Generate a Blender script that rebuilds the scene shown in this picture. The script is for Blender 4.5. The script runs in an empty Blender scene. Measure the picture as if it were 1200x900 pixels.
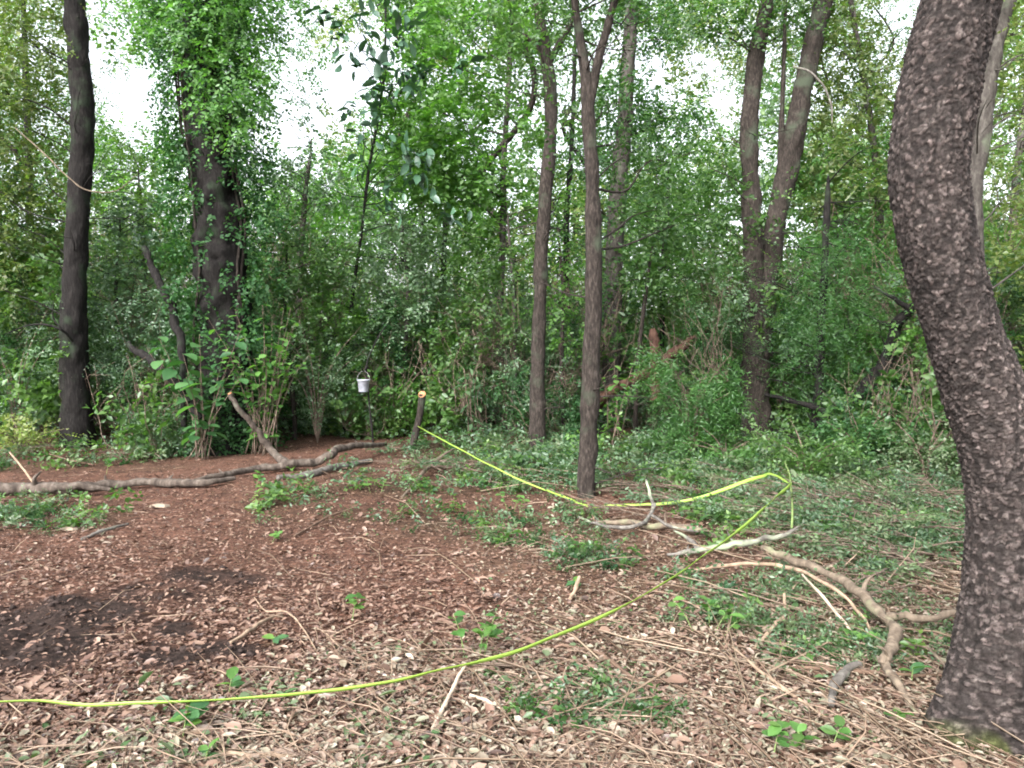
import bpy, math, random
import numpy as np

# ------------------------------------------------------------------ camera, sky, sun, exposure
SC = bpy.context.scene
COL = SC.collection
RNG = np.random.default_rng(11)
random.seed(11)
F_PX, CAM_H = 906.0, 1.55
PITCH = math.atan(40 / F_PX)

cam_d = bpy.data.cameras.new('camera')
cam_d.sensor_width = 36.0
cam_d.lens = F_PX / 1200 * 36.0
cam_d.clip_start, cam_d.clip_end = 0.05, 900
cam = bpy.data.objects.new('camera', cam_d)
COL.objects.link(cam)
cam.location = (0, 0, CAM_H)
cam.rotation_euler = (math.pi / 2 - PITCH, 0, 0)
SC.camera = cam

SUN_EL, SUN_AZ = math.radians(38), math.radians(-150)      # azimuth from +Y towards +X
w = bpy.data.worlds.new('World'); SC.world = w; w.use_nodes = True
wn, wl = w.node_tree.nodes, w.node_tree.links
bg = wn['Background']
sky = wn.new('ShaderNodeTexSky'); sky.sky_type = 'NISHITA'; sky.sun_disc = False
sky.sun_elevation = SUN_EL; sky.sun_rotation = SUN_AZ
sky.air_density = 1.0; sky.dust_density = 4.0; sky.ozone_density = 1.0
hs = wn.new('ShaderNodeHueSaturation'); hs.inputs['Saturation'].default_value = 0.25
wl.new(sky.outputs[0], hs.inputs['Color']); wl.new(hs.outputs[0], bg.inputs['Color'])
bg.inputs['Strength'].default_value = 0.15

sun_d = bpy.data.lights.new('sun', 'SUN'); sun_d.energy = 1.5; sun_d.angle = math.radians(25)
sun_d.color = (1.0, 0.96, 0.9)
sun = bpy.data.objects.new('sun', sun_d); COL.objects.link(sun)
sun.rotation_euler = (math.pi / 2 - SUN_EL, 0, -SUN_AZ + math.pi)   # light comes from azimuth SUN_AZ

SC.view_settings.view_transform = 'Standard'
SC.view_settings.look = 'None'
SC.view_settings.exposure = 2.08
SC.view_settings.gamma = 1.0
SC.render.engine = 'CYCLES'
SC.cycles.max_bounces = 5
SC.cycles.diffuse_bounces = 3
SC.cycles.glossy_bounces = 2
SC.cycles.transmission_bounces = 3
SC.cycles.caustics_reflective = False
SC.cycles.caustics_refractive = False
SC.cycles.use_denoising = True
SC.cycles.filter_width = 1.9
SC.cycles.use_adaptive_sampling = True
SC.cycles.adaptive_threshold = 0.04

# ------------------------------------------------------------------ projection helpers
cP, sP = math.cos(PITCH), math.sin(PITCH)
def ray(px, py):
    dx, dy = (px - 600) / F_PX, -(py - 450) / F_PX
    return np.array([dx, dy * sP + cP, dy * cP - sP])
def at(px, py, Y):
    d = ray(px, py); return np.array([0, 0, CAM_H]) + d * (Y / d[1])
def project(P):
    P = np.atleast_2d(P); x, y, z = P[:, 0], P[:, 1], P[:, 2] - CAM_H
    dep = y * cP - z * sP; up = y * sP + z * cP
    dep = np.maximum(dep, 0.05)
    return 600 + F_PX * x / dep, 450 - F_PX * up / dep
def unit(v):
    return v / np.maximum(np.linalg.norm(v, axis=-1, keepdims=True), 1e-9)

# lattice noise
def _h(*a):
    h = np.zeros(np.broadcast(*a).shape, np.uint64)
    for k, i in enumerate(a):
        h = (h ^ ((i.astype(np.int64) + 100003).astype(np.uint64) * np.uint64((2654435761, 2246822519, 3266489917, 668265263)[k]))) * np.uint64(0x9E3779B97F4A7C15)
        h ^= h >> np.uint64(29)
    return ((h >> np.uint64(11)) & np.uint64(0xFFFFFF)).astype(np.float64) / float(0xFFFFFF)
def noise2(x, y, s=0):
    xi, yi = np.floor(x), np.floor(y); fx, fy = x - xi, y - yi
    fx, fy = fx * fx * (3 - 2 * fx), fy * fy * (3 - 2 * fy)
    S = np.full_like(xi, s)
    a, b, c, d = _h(xi, yi, S), _h(xi + 1, yi, S), _h(xi, yi + 1, S), _h(xi + 1, yi + 1, S)
    return (a * (1 - fx) + b * fx) * (1 - fy) + (c * (1 - fx) + d * fx) * fy
def fbm2(x, y, s=0, o=4):
    v, a, t = 0, 1, 0
    for k in range(o):
        v = v + a * noise2(x * 2 ** k, y * 2 ** k, s + k); t += a; a *= .5
    return v / t
def noise3(p, s=0):
    i = np.floor(p); f = p - i; f = f * f * (3 - 2 * f); r = 0
    S = np.full(i.shape[0], float(s))
    for dx in (0, 1):
        for dy in (0, 1):
            for dz in (0, 1):
                wgt = (f[:, 0] if dx else 1 - f[:, 0]) * (f[:, 1] if dy else 1 - f[:, 1]) * (f[:, 2] if dz else 1 - f[:, 2])
                r = r + wgt * _h(i[:, 0] + dx, i[:, 1] + dy, i[:, 2] + dz, S)
    return r
def sstep(a, b, x):
    t = np.clip((x - a) / (b - a), 0, 1); return t * t * (3 - 2 * t)
def blob(px, py, cx, cy, rx, ry):
    return np.clip(1.5 - 1.0 * np.sqrt(((px - cx) / rx) ** 2 + ((py - cy) / ry) ** 2), 0, 1)

# ------------------------------------------------------------------ terrain
def flat_px(x, y):
    return project(np.stack([x, y, np.zeros_like(x)], -1))
def soil_mask(x, y):
    px, py = flat_px(x, y)
    m = np.maximum.reduce([blob(px, py, 20, 750, 120, 48), blob(px, py, 95, 715, 70, 22), blob(px, py, 200, 775, 50, 20) * .9,
                           blob(px, py, 265, 762, 55, 14) * .95, blob(px, py, 203, 737, 26, 9), blob(px, py, 255, 672, 100, 12) * .6, blob(px, py, 180, 690, 90, 14) * .6])
    n = fbm2(x * 2.6, y * 2.6, 5)
    return np.clip((m - .26) * 2.2 + (n - .5) * 2.0, 0, 1) * (m > 0.02)
def H(x, y):
    x, y = np.asarray(x, float), np.asarray(y, float)
    z = (fbm2(x * .35, y * .35, 1, 3) - .5) * .16 + (fbm2(x * 1.7, y * 1.7, 9, 3) - .5) * .05
    z = z + .10 * sstep(11, 17, y) + .002 * np.maximum(y - 15, 0)
    z = z + .0 * x
    sm = soil_mask(x, y)
    z = z + sm * ((fbm2(x * 5, y * 5, 21, 4) - .45) * .11)
    near = 1 - sstep(1.0, 2.2, np.hypot(x, y))
    return z * (1 - near)
def gp(px, py, h=0.0):
    d = ray(px, py); z = 0.0
    for _ in range(8):
        t = (z + h - CAM_H) / d[2]; P = np.array([0, 0, CAM_H]) + d * t
        z = float(H(np.array([P[0]]), np.array([P[1]]))[0])
    return P
def hz(x, y):
    return float(H(np.array([x]), np.array([y]))[0])

# ------------------------------------------------------------------ mesh helpers
class MB:
    def __init__(s): s.v, s.f, s.n = [], [], 0
    def add(s, v, f):
        v = np.asarray(v, float); s.v.append(v)
        for ff in (f if isinstance(f, list) else [f]):
            s.f.append(np.asarray(ff, np.int64) + s.n)
        s.n += len(v); return s
    def arrays(s): return (np.concatenate(s.v) if s.v else np.zeros((0, 3))), s.f

def mesh_from(name, V, faces, mats, smooth=True):
    me = bpy.data.meshes.new(name)
    faces = [f for f in faces if len(f)]
    tot = np.concatenate([np.full(len(f), f.shape[1]) for f in faces]); loops = np.concatenate([f.ravel() for f in faces])
    me.vertices.add(len(V)); me.vertices.foreach_set('co', np.ascontiguousarray(V, np.float32).ravel())
    me.loops.add(len(loops)); me.loops.foreach_set('vertex_index', loops.astype(np.int32))
    me.polygons.add(len(tot))
    me.polygons.foreach_set('loop_start', np.concatenate([[0], np.cumsum(tot)[:-1]]).astype(np.int32))
    me.polygons.foreach_set('loop_total', tot.astype(np.int32))
    me.polygons.foreach_set('use_smooth', np.full(len(tot), smooth, bool))
    for m in (mats if isinstance(mats, (list, tuple)) else [mats]): me.materials.append(m)
    me.update(calc_edges=True)
    return me

def link(name, me, parent=None, loc=None, label=None, cat=None, group=None, kind=None, col=None):
    o = bpy.data.objects.new(name, me); (col or COL).objects.link(o)
    if loc is not None: o.location = [float(c) for c in loc]
    if parent is not None: o.parent = parent
    if label: o['label'] = label
    if cat: o['category'] = cat
    if group: o['group'] = group
    if kind: o['kind'] = kind
    return o
def part(name, mb, mat, root, kind=None, smooth=True, sub=None):
    """mb holds world coordinates; the part is a child of root (an Empty), or of sub when it is a sub-part"""
    V, F = mb.arrays(); V = V - np.array(root.location)
    return link(name, mesh_from(name, V, F, mat, smooth), sub or root, kind=kind)
def thing(name, base, label, cat, group=None):
    return link(name, None, loc=base, label=label, cat=cat, group=group)
def single(name, mb, mat, base, label, cat, group=None, kind=None, smooth=True):
    V, F = mb.arrays(); V = V - np.asarray(base)
    return link(name, mesh_from(name, V, F, mat, smooth), loc=base, label=label, cat=cat, group=group, kind=kind)

def spline(pts, n):
    P = np.asarray(pts, float)
    P = np.vstack([2 * P[0] - P[1], P, 2 * P[-1] - P[-2]])
    m = len(P) - 3; t = np.linspace(0, m - 1e-6, n); i = t.astype(int); u = (t - i)[:, None]
    a, b, c, d = P[i], P[i + 1], P[i + 2], P[i + 3]
    return .5 * (2 * b + (c - a) * u + (2 * a - 5 * b + 4 * c - d) * u ** 2 + (3 * b - a - 3 * c + d) * u ** 3)
def frames(C):
    T = unit(np.gradient(C, axis=0)); N = np.zeros_like(C)
    ref = np.array([1., 0, 0]) if abs(T[0][0]) < .8 else np.array([0, 1., 0])
    n = ref - T[0] * ref.dot(T[0])
    for k in range(len(C)):
        n = n - T[k] * n.dot(T[k]); n = n / (np.linalg.norm(n) + 1e-9); N[k] = n
    return T, N, np.cross(T, N)
def tube(mb, pts, radii, n=24, seg=10, bump=0.0, bs=6.0, seed=0, smooth=True, cap=True):
    C = spline(pts, n) if smooth else np.asarray(pts, float)
    n = len(C)
    r = np.interp(np.linspace(0, 1, n), np.linspace(0, 1, len(radii)), radii)
    T, N, B = frames(C); a = np.linspace(0, 2 * math.pi, seg, endpoint=False)
    D = N[:, None] * np.cos(a)[None, :, None] + B[:, None] * np.sin(a)[None, :, None]
    rr = np.broadcast_to(r[:, None], (n, seg)).copy()
    if bump:
        Q = (C[:, None] + D * r[:, None, None]).reshape(-1, 3)
        q = Q * np.array([bs, bs, bs * .45])
        rr *= 1 + bump * ((noise3(q, seed) - .5) * 1.6 + (noise3(q * 2.7, seed + 1) - .5) * .8).reshape(n, seg)
    V = (C[:, None] + D * rr[..., None]).reshape(-1, 3)
    k = np.arange(n - 1)[:, None] * seg; j = np.arange(seg)[None]; jn = (j + 1) % seg
    Q = np.stack([k + j, k + jn, k + seg + jn, k + seg + j], -1).reshape(-1, 4)
    fs = [Q]
    if cap:
        V = np.vstack([V, C[0], C[-1]]); b, t = n * seg, n * seg + 1
        jj = np.arange(seg); j2 = (jj + 1) % seg
        fs.append(np.vstack([np.stack([np.full(seg, b), j2, jj], -1), np.stack([np.full(seg, t), (n - 1) * seg + jj, (n - 1) * seg + j2], -1)]))
    mb.add(V, fs); return C

# ------------------------------------------------------------------ leaves
def leaves(mb, P, A, Nn, L, W, six=False, curl=.12):
    """P leaf bases, A axes, Nn normals, L lengths, W widths"""
    A = unit(A); S = unit(np.cross(A, Nn)); Nn = np.cross(S, A)
    L, W = np.asarray(L)[:, None], np.asarray(W)[:, None]; n = len(P)
    if six:
        v = [P, P + A * L * .3 + S * W * .42 + Nn * W * .1, P + A * L * .68 + S * W * .40 + Nn * W * .08 - Nn * L * curl * .4, P + A * L - Nn * L * curl * 1.3,
             P + A * L * .68 - S * W * .40 + Nn * W * .08 - Nn * L * curl * .4, P + A * L * .3 - S * W * .42 + Nn * W * .1]
        V = np.stack(v, 1).reshape(-1, 3); b = np.arange(n)[:, None] * 6
        mb.add(V, [np.concatenate([b + np.array([[0, 1, 2, 3]]), b + np.array([[0, 3, 4, 5]])])])
    else:
        v = [P, P + A * L * .45 + S * W * .5 + Nn * W * .14, P + A * L - Nn * L * curl, P + A * L * .45 - S * W * .5 + Nn * W * .14]
        V = np.stack(v, 1).reshape(-1, 3); b = np.arange(n)[:, None] * 4
        mb.add(V, [np.concatenate([b + np.array([[0, 1, 2]]), b + np.array([[0, 2, 3]])])])
def rnd(n, k=3): return RNG.normal(size=(n, k))

GAPS = [(126, 32, 30, 44), (165, 85, 46, 30), (185, 115, 26, 22), (355, 140, 40, 44), (385, 75, 50, 40, .72), (400, 120, 36, 34), (340, 60, 26, 34, .6),
        (430, 60, 18, 26), (775, 88, 20, 30, .92), (850, 118, 22, 32, .92), (832, 62, 16, 18, .8), (1048, 14, 18, 14), (560, 48, 14, 12), (625, 100, 14, 22), (585, 155, 9, 14),
        (1165, 232, 20, 26), (1185, 150, 14, 14), (700, 75, 10, 18), (730, 60, 16, 16)]
def gapped(P, strength=1.0, soft=.55):
    px, py = project(P); m = np.zeros(len(P))
    jx, jy = (noise3(P * 1.3, 71) - .5) * 40, (noise3(P * 1.3, 72) - .5) * 40
    for cx, cy, rx, ry, *st in GAPS:
        d = np.sqrt(((px + jx - cx) / (rx + 11)) ** 2 + ((py + jy - cy) / (ry + 11)) ** 2)
        m = np.maximum(m, np.clip((1.25 - d) / soft, 0, 1) * (st[0] if st else .92))
    return RNG.random(len(P)) < m * strength

def sprays(mb, P, D, ll, lw, J=9, span=.34, droop=.25, flat=.55, six=False):
    """leafy twigs: P bases, D directions; J leaves on each"""
    S_ = len(P)
    if not S_: return
    D = unit(D + np.array([0, 0, -droop]))
    up = unit(np.array([0, 0, 1.]) + rnd(S_) * flat * .6); side = unit(np.cross(D, up)); up = np.cross(side, D)
    t = (np.arange(J) + .6) / J
    sg = np.where(np.arange(J) % 2 == 0, 1., -1.)
    sp = span * RNG.uniform(.7, 1.3, (S_, 1))
    base = P[:, None] + D[:, None] * (t[None] * sp)[..., None] + np.array([0, 0, -1.]) * (t[None] ** 2 * sp * .18)[..., None]
    ax = D[:, None] * .55 + side[:, None] * (sg * .85)[None, :, None] + RNG.normal(size=(S_, J, 3)) * .3
    nn = up[:, None] + RNG.normal(size=(S_, J, 3)) * flat
    sc = RNG.uniform(.65, 1.25, (S_, J)) * (1 - .3 * t[None] ** 3)
    leaves(mb, base.reshape(-1, 3), ax.reshape(-1, 3), nn.reshape(-1, 3), (ll * sc).ravel(), (lw * sc).ravel(), six)

def clump(mb, c, r, n, ll=.085, lw=.05, J=9, span=.34, droop=.25, squash=.75, gap=1.0, flat=.55):
    u = unit(rnd(n)); rad = RNG.random(n) ** .42
    P = u * rad[:, None] * r * np.array([1, 1, squash])
    P *= (.75 + .5 * noise3(u * 2.3 + c * 1.7, 3))[:, None]
    D = u * .8 + rnd(n) * .45
    P = P + c
    if gap:
        k = ~gapped(P, gap); P, D = P[k], D[k]
    sprays(mb, P, D, ll, lw, J, span, droop, flat)

# ------------------------------------------------------------------ materials
def mat_base(name):
    m = bpy.data.materials.new(name); m.use_nodes = True
    nt = m.node_tree; nt.nodes.clear(); out = nt.nodes.new('ShaderNodeOutputMaterial')
    return m, nt, nt.nodes, nt.links, out
def ramp(nodes, stops, interp='LINEAR'):
    r = nodes.new('ShaderNodeValToRGB'); e = r.color_ramp.elements; r.color_ramp.interpolation = interp
    while len(e) < len(stops): e.new(.5)
    for k, (p, c) in enumerate(stops): e[k].position = p; e[k].color = (*c, 1)
    return r
def leafmat(name, cols, trans=.36, gain=(1.65, 2.0, .8), gloss=.03, rough=.42, var=.35):
    m, nt, N, Lk, out = mat_base(name)
    g = N.new('ShaderNodeNewGeometry'); oi = N.new('ShaderNodeObjectInfo')
    r = ramp(N, [(k / max(len(cols) - 1, 1), c) for k, c in enumerate(cols)]); Lk.new(g.outputs['Random Per Island'], r.inputs[0])
    h = N.new('ShaderNodeHueSaturation'); Lk.new(r.outputs[0], h.inputs['Color'])
    mr = N.new('ShaderNodeMapRange'); Lk.new(oi.outputs['Random'], mr.inputs[0]); mr.inputs[3].default_value = 1 - var; mr.inputs[4].default_value = 1 + var
    Lk.new(mr.outputs[0], h.inputs['Value'])
    mr2 = N.new('ShaderNodeMapRange'); Lk.new(oi.outputs['Random'], mr2.inputs[0]); mr2.inputs[3].default_value = .515; mr2.inputs[4].default_value = .488
    Lk.new(mr2.outputs[0], h.inputs['Hue'])
    d = N.new('ShaderNodeBsdfDiffuse'); Lk.new(h.outputs[0], d.inputs[0])
    mu = N.new('ShaderNodeMix'); mu.data_type = 'RGBA'; mu.blend_type = 'MULTIPLY'; mu.inputs[0].default_value = 1
    Lk.new(h.outputs[0], mu.inputs[6]); mu.inputs[7].default_value = (*gain, 1)
    t = N.new('ShaderNodeBsdfTranslucent'); Lk.new(mu.outputs[2], t.inputs[0])
    mx = N.new('ShaderNodeMixShader'); mx.inputs[0].default_value = trans; Lk.new(d.outputs[0], mx.inputs[1]); Lk.new(t.outputs[0], mx.inputs[2])
    gl = N.new('ShaderNodeBsdfGlossy'); gl.inputs['Roughness'].default_value = rough; gl.inputs[0].default_value = (.9, .95, 1, 1)
    m2 = N.new('ShaderNodeMixShader'); m2.inputs[0].default_value = gloss; Lk.new(mx.outputs[0], m2.inputs[1]); Lk.new(gl.outputs[0], m2.inputs[2])
    Lk.new(m2.outputs[0], out.inputs[0]); return m
def barkmat(name, dark, mid, light, scale=9.0, stretch=.22, lichen=None, lich_amt=.62, bump=.5, rough=.92, attr=None):
    m, nt, N, Lk, out = mat_base(name)
    tc = N.new('ShaderNodeTexCoord'); mp = N.new('ShaderNodeMapping'); mp.inputs['Scale'].default_value = (1, 1, stretch)
    Lk.new(tc.outputs['Object'], mp.inputs[0])
    n1 = N.new('ShaderNodeTexNoise'); n1.inputs['Scale'].default_value = scale; n1.inputs['Detail'].default_value = 6; n1.inputs['Roughness'].default_value = .65
    Lk.new(mp.outputs[0], n1.inputs['Vector'])
    r = ramp(N, [(.3, dark), (.52, mid), (.72, light)]); Lk.new(n1.outputs[0], r.inputs[0])
    col = r.outputs[0]
    if attr:
        at_ = N.new('ShaderNodeAttribute'); at_.attribute_name = attr
        mx = N.new('ShaderNodeMix'); mx.data_type = 'RGBA'; mx.blend_type = 'MULTIPLY'; mx.inputs[0].default_value = 1
        Lk.new(col, mx.inputs[6]); Lk.new(at_.outputs['Color'], mx.inputs[7]); col = mx.outputs[2]
    if lichen:
        n2 = N.new('ShaderNodeTexNoise'); n2.inputs['Scale'].default_value = 3.2; n2.inputs['Detail'].default_value = 5
        Lk.new(tc.outputs['Object'], n2.inputs['Vector'])
        r2 = ramp(N, [(lich_amt - .06, (0, 0, 0)), (lich_amt + .08, (1, 1, 1))]); Lk.new(n2.outputs[0], r2.inputs[0])
        mx = N.new('ShaderNodeMix'); mx.data_type = 'RGBA'; Lk.new(r2.outputs[0], mx.inputs[0]); Lk.new(col, mx.inputs[6]); mx.inputs[7].default_value = (*lichen, 1)
        col = mx.outputs[2]
    b = N.new('ShaderNodeBsdfPrincipled'); b.inputs['Roughness'].default_value = rough; b.inputs['Specular IOR Level'].default_value = .2
    Lk.new(col, b.inputs['Base Color'])
    bp = N.new('ShaderNodeBump'); bp.inputs['Strength'].default_value = bump; bp.inputs['Distance'].default_value = .02
    Lk.new(n1.outputs[0], bp.inputs['Height']); Lk.new(bp.outputs[0], b.inputs['Normal'])
    Lk.new(b.outputs[0], out.inputs[0]); return m
def plain(name, c, rough=.6, spec=.3, var=0.0, scale=20):
    m, nt, N, Lk, out = mat_base(name)
    b = N.new('ShaderNodeBsdfPrincipled'); b.inputs['Roughness'].default_value = rough; b.inputs['Specular IOR Level'].default_value = spec
    n1 = N.new('ShaderNodeTexNoise'); n1.inputs['Scale'].default_value = scale; n1.inputs['Detail'].default_value = 4
    tc = N.new('ShaderNodeTexCoord'); Lk.new(tc.outputs['Object'], n1.inputs['Vector'])
    lo = tuple(x * (1 - var) for x in c); hi = tuple(min(1, x * (1 + var)) for x in c)
    r = ramp(N, [(.3, lo), (.7, hi)]); Lk.new(n1.outputs[0], r.inputs[0]); Lk.new(r.outputs[0], b.inputs['Base Color'])
    Lk.new(b.outputs[0], out.inputs[0]); return m

M = {}
M['mid'] = leafmat('leaf_mid_green', [(.038, .088, .024), (.066, .135, .034), (.10, .17, .05)], trans=.42)
M['bright'] = leafmat('leaf_bright_green', [(.045, .115, .024), (.075, .17, .035), (.105, .205, .05)], trans=.48)
M['yellow'] = leafmat('leaf_yellow_green', [(.07, .12, .03), (.12, .17, .045), (.17, .19, .07), (.10, .16, .04)], trans=.4)
M['dark'] = leafmat('leaf_dark_green', [(.02, .055, .02), (.03, .08, .028), (.045, .105, .036)], trans=.3, gloss=.012)
M['cool'] = leafmat('leaf_cool_green', [(.04, .085, .04), (.065, .12, .058), (.11, .165, .10)], trans=.33)
M['magnolia'] = leafmat('leaf_magnolia', [(.018, .05, .025), (.03, .075, .04), (.045, .09, .055)], trans=.14, gloss=.05, rough=.45)
M['big'] = leafmat('leaf_big_soft', [(.045, .115, .04), (.065, .15, .055)], trans=.35)
M['feather'] = leafmat('leaf_feathery', [(.045, .12, .028), (.07, .165, .038), (.10, .20, .055)], trans=.38)
M['litter'] = leafmat('leaf_dry_red_brown', [(.042, .022, .016), (.115, .061, .043), (.17, .096, .070), (.26, .17, .128), (.095, .046, .032)], trans=.1, gain=(1.2, 1, .8), gloss=.05, rough=.5)
M['pale'] = leafmat('leaf_dry_pale', [(.14, .10, .072), (.23, .175, .13), (.12, .125, .08), (.29, .245, .185), (.11, .068, .05), (.17, .165, .11)], trans=.12, gain=(1.1, 1, .8), gloss=.06, rough=.5)
M['wilt'] = leafmat('leaf_wilting', [(.045, .09, .034), (.07, .115, .048), (.12, .15, .088), (.062, .10, .044)], trans=.25, gloss=.025)
M['twig'] = barkmat('twig_brown', (.05, .036, .028), (.12, .09, .07), (.22, .175, .14), 30, .4, bump=.2)
M['straw'] = leafmat('straw_twig', [(.07, .045, .03), (.16, .115, .08), (.25, .19, .135), (.11, .08, .055)], trans=.02, gloss=.03)
M['bark_dark'] = barkmat('bark_dark', (.003, .0026, .0026), (.010, .0088, .0085), (.026, .023, .0215), 36, .28, lichen=(.02, .03, .018), lich_amt=.6, bump=.9)
M['bark_brown'] = barkmat('bark_brown', (.006, .005, .0045), (.027, .0215, .0185), (.068, .057, .05), 42, .3, lichen=(.045, .055, .038), lich_amt=.62, bump=.9)
M['bark_grey'] = barkmat('bark_grey', (.02, .018, .016), (.055, .049, .044), (.11, .102, .092), 22, .45, lichen=(.11, .13, .09), lich_amt=.62)
M['bark_scaly'] = barkmat('bark_scaly', (.0135, .011, .0100), (.036, .0298, .0272), (.078, .068, .063), 40, .8, attr='plate', bump=.5)
M['log'] = barkmat('log_bark', (.022, .017, .014), (.075, .06, .05), (.16, .135, .115), 14, .5, lichen=(.18, .185, .15), lich_amt=.66)
M['log_red'] = barkmat('log_red', (.018, .009, .007), (.05, .026, .019), (.085, .05, .037), 14, .5)
M['limb_tan'] = barkmat('limb_tan', (.055, .042, .032), (.125, .098, .074), (.21, .17, .13), 18, .6, lichen=(.2, .22, .13), lich_amt=.64, bump=.3)
M['limb_grey'] = barkmat('limb_grey', (.05, .045, .04), (.11, .10, .09), (.19, .18, .163), 18, .6, lichen=(.25, .30, .2), lich_amt=.62, bump=.3)
M['cut'] = plain('fresh_cut_wood', (.40, .19, .10), .85, .1, .3, 30)
M['chip'] = plain('pale_wood_chip', (.24, .195, .15), .8, .2, .2, 25)
M['stick_tan'] = plain('stick_tan', (.24, .175, .125), .85, .2, .35, 18)
M['stick_pale'] = plain('stick_pale', (.33, .27, .21), .85, .2, .3, 18)
M['stick_brown'] = plain('stick_brown', (.11, .072, .052), .9, .2, .4, 18)
M['stem'] = plain('green_stem', (.14, .2, .07), .7, .3, .3, 20)
M['bucket'] = plain('white_plastic', (.30, .32, .37), .5, .4, .25, 14)
M['wire'] = plain('wire_handle', (.3, .3, .3), .4, .5, .1, 9)
m, nt, N_, Lk_, out_ = mat_base('flagging_tape')
d_ = N_.new('ShaderNodeBsdfPrincipled'); d_.inputs['Base Color'].default_value = (.30, .45, .08, 1); d_.inputs['Roughness'].default_value = .45
t_ = N_.new('ShaderNodeBsdfTranslucent'); t_.inputs[0].default_value = (.38, .58, .07, 1)
x_ = N_.new('ShaderNodeMixShader'); x_.inputs[0].default_value = .3; Lk_.new(d_.outputs[0], x_.inputs[1]); Lk_.new(t_.outputs[0], x_.inputs[2]); Lk_.new(x_.outputs[0], out_.inputs[0])
M['tape'] = m

# ------------------------------------------------------------------ ground
def axis(n0, lo, hi, far, k=26):
    core = np.linspace(lo, hi, n0); g = np.geomspace(.12, far, k)
    return np.concatenate([lo - g[::-1], core, hi + g])
xs = axis(300, -8, 8, 400); ys = np.concatenate([-np.geomspace(.12, 60, 14)[::-1], np.linspace(0, 13, 290), 13 + np.geomspace(.1, 500, 50)])
X, Y = np.meshgrid(xs, ys); Xf, Yf = X.ravel(), Y.ravel()
V = np.stack([Xf, Yf, H(Xf, Yf)], -1)
nx, ny = len(xs), len(ys)
i = np.arange(ny - 1)[:, None] * nx; j = np.arange(nx - 1)[None]
Q = np.stack([i + j, i + j + 1, i + nx + j + 1, i + nx + j], -1).reshape(-1, 4)
gm, nt, N_, Lk_, out_ = mat_base('forest_floor')
ga = N_.new('ShaderNodeAttribute'); ga.attribute_name = 'soil'
tc = N_.new('ShaderNodeTexCoord')
n1 = N_.new('ShaderNodeTexNoise'); n1.inputs['Scale'].default_value = 28; n1.inputs['Detail'].default_value = 8; n1.inputs['Roughness'].default_value = .7; Lk_.new(tc.outputs['Object'], n1.inputs['Vector'])
n2 = N_.new('ShaderNodeTexNoise'); n2.inputs['Scale'].default_value = 7; n2.inputs['Detail'].default_value = 6; Lk_.new(tc.outputs['Object'], n2.inputs['Vector'])
r1 = ramp(N_, [(.3, (.3, .3, .3)), (.5, (.85, .82, .8)), (.72, (1.75, 1.6, 1.5))]); Lk_.new(n1.outputs[0], r1.inputs[0])
r2 = ramp(N_, [(.3, (.65, .65, .65)), (.7, (1.3, 1.25, 1.2))]); Lk_.new(n2.outputs[0], r2.inputs[0])
ma = N_.new('ShaderNodeMix'); ma.data_type = 'RGBA'; ma.blend_type = 'MULTIPLY'; ma.inputs[0].default_value = 1; Lk_.new(ga.outputs['Color'], ma.inputs[6]); Lk_.new(r1.outputs[0], ma.inputs[7])
mb_ = N_.new('ShaderNodeMix'); mb_.data_type = 'RGBA'; mb_.blend_type = 'MULTIPLY'; mb_.inputs[0].default_value = 1; Lk_.new(ma.outputs[2], mb_.inputs[6]); Lk_.new(r2.outputs[0], mb_.inputs[7])
pb = N_.new('ShaderNodeBsdfPrincipled'); pb.inputs['Roughness'].default_value = .95; pb.inputs['Specular IOR Level'].default_value = .1; Lk_.new(mb_.outputs[2], pb.inputs['Base Color'])
bp = N_.new('ShaderNodeBump'); bp.inputs['Strength'].default_value = .9; bp.inputs['Distance'].default_value = .03; Lk_.new(n1.outputs[0], bp.inputs['Height']); Lk_.new(bp.outputs[0], pb.inputs['Normal'])
Lk_.new(pb.outputs[0], out_.inputs[0])
gme = mesh_from('ground', V, [Q], gm)
def zone(x, y):
    """weights of the kinds of forest floor: dark soil, pale chopped litter, green cover"""
    px, py = flat_px(x, y); n = fbm2(x * 1.3, y * 1.3, 33, 4); n2_ = fbm2(x * .8 + 9, y * .8, 37, 3)
    soil = soil_mask(x, y)
    edge = 800 - (px - 330) * .28                       # pale litter lies below this slanting line
    pale = sstep(-50, 60, py - edge + (n - .5) * 150)
    pale = np.maximum(pale, sstep(0, 1, blob(px, py, 700, 640, 190, 40) * .8 + (n - .5) * 1.2) * .6)
    g = np.maximum.reduce([blob(px, py, 620, 540, 150, 32), blob(px, py, 980, 585, 180, 46), blob(px, py, 820, 535, 190, 32), blob(px, py, 840, 725, 60, 20) * .7, blob(px, py, 1050, 640, 100, 60) * .85, blob(px, py, 900, 610, 110, 22) * .6, blob(px, py, 1000, 760, 120, 30) * .35, blob(px, py, 700, 850, 160, 30) * .3, blob(px, py, 900, 690, 130, 24) * .5,
                           blob(px, py, 60, 600, 110, 16) * .6, blob(px, py, 180, 512, 220, 16) * .8, blob(px, py, 90, 540, 120, 10) * .55, blob(px, py, 330, 508, 130, 10) * .8, blob(px, py, 560, 625, 110, 10) * .35, blob(px, py, 470, 600, 80, 12) * .3, blob(px, py, 330, 600, 110, 10) * .3, blob(px, py, 570, 605, 90, 14) * .45, blob(px, py, 330, 585, 90, 14) * .3, blob(px, py, 450, 560, 60, 20) * .5,
                           blob(px, py, 690, 655, 40, 12) * .4, blob(px, py, 960, 655, 80, 26) * .6, (py < 505) * .8])
    green = np.clip(g * 1.0 + (n - .5) * 1.1 + (n2_ - .5) * .8, 0, 1) * (g > .02)
    return soil, pale, green
so, pa, gr = zone(Xf, Yf)
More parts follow.
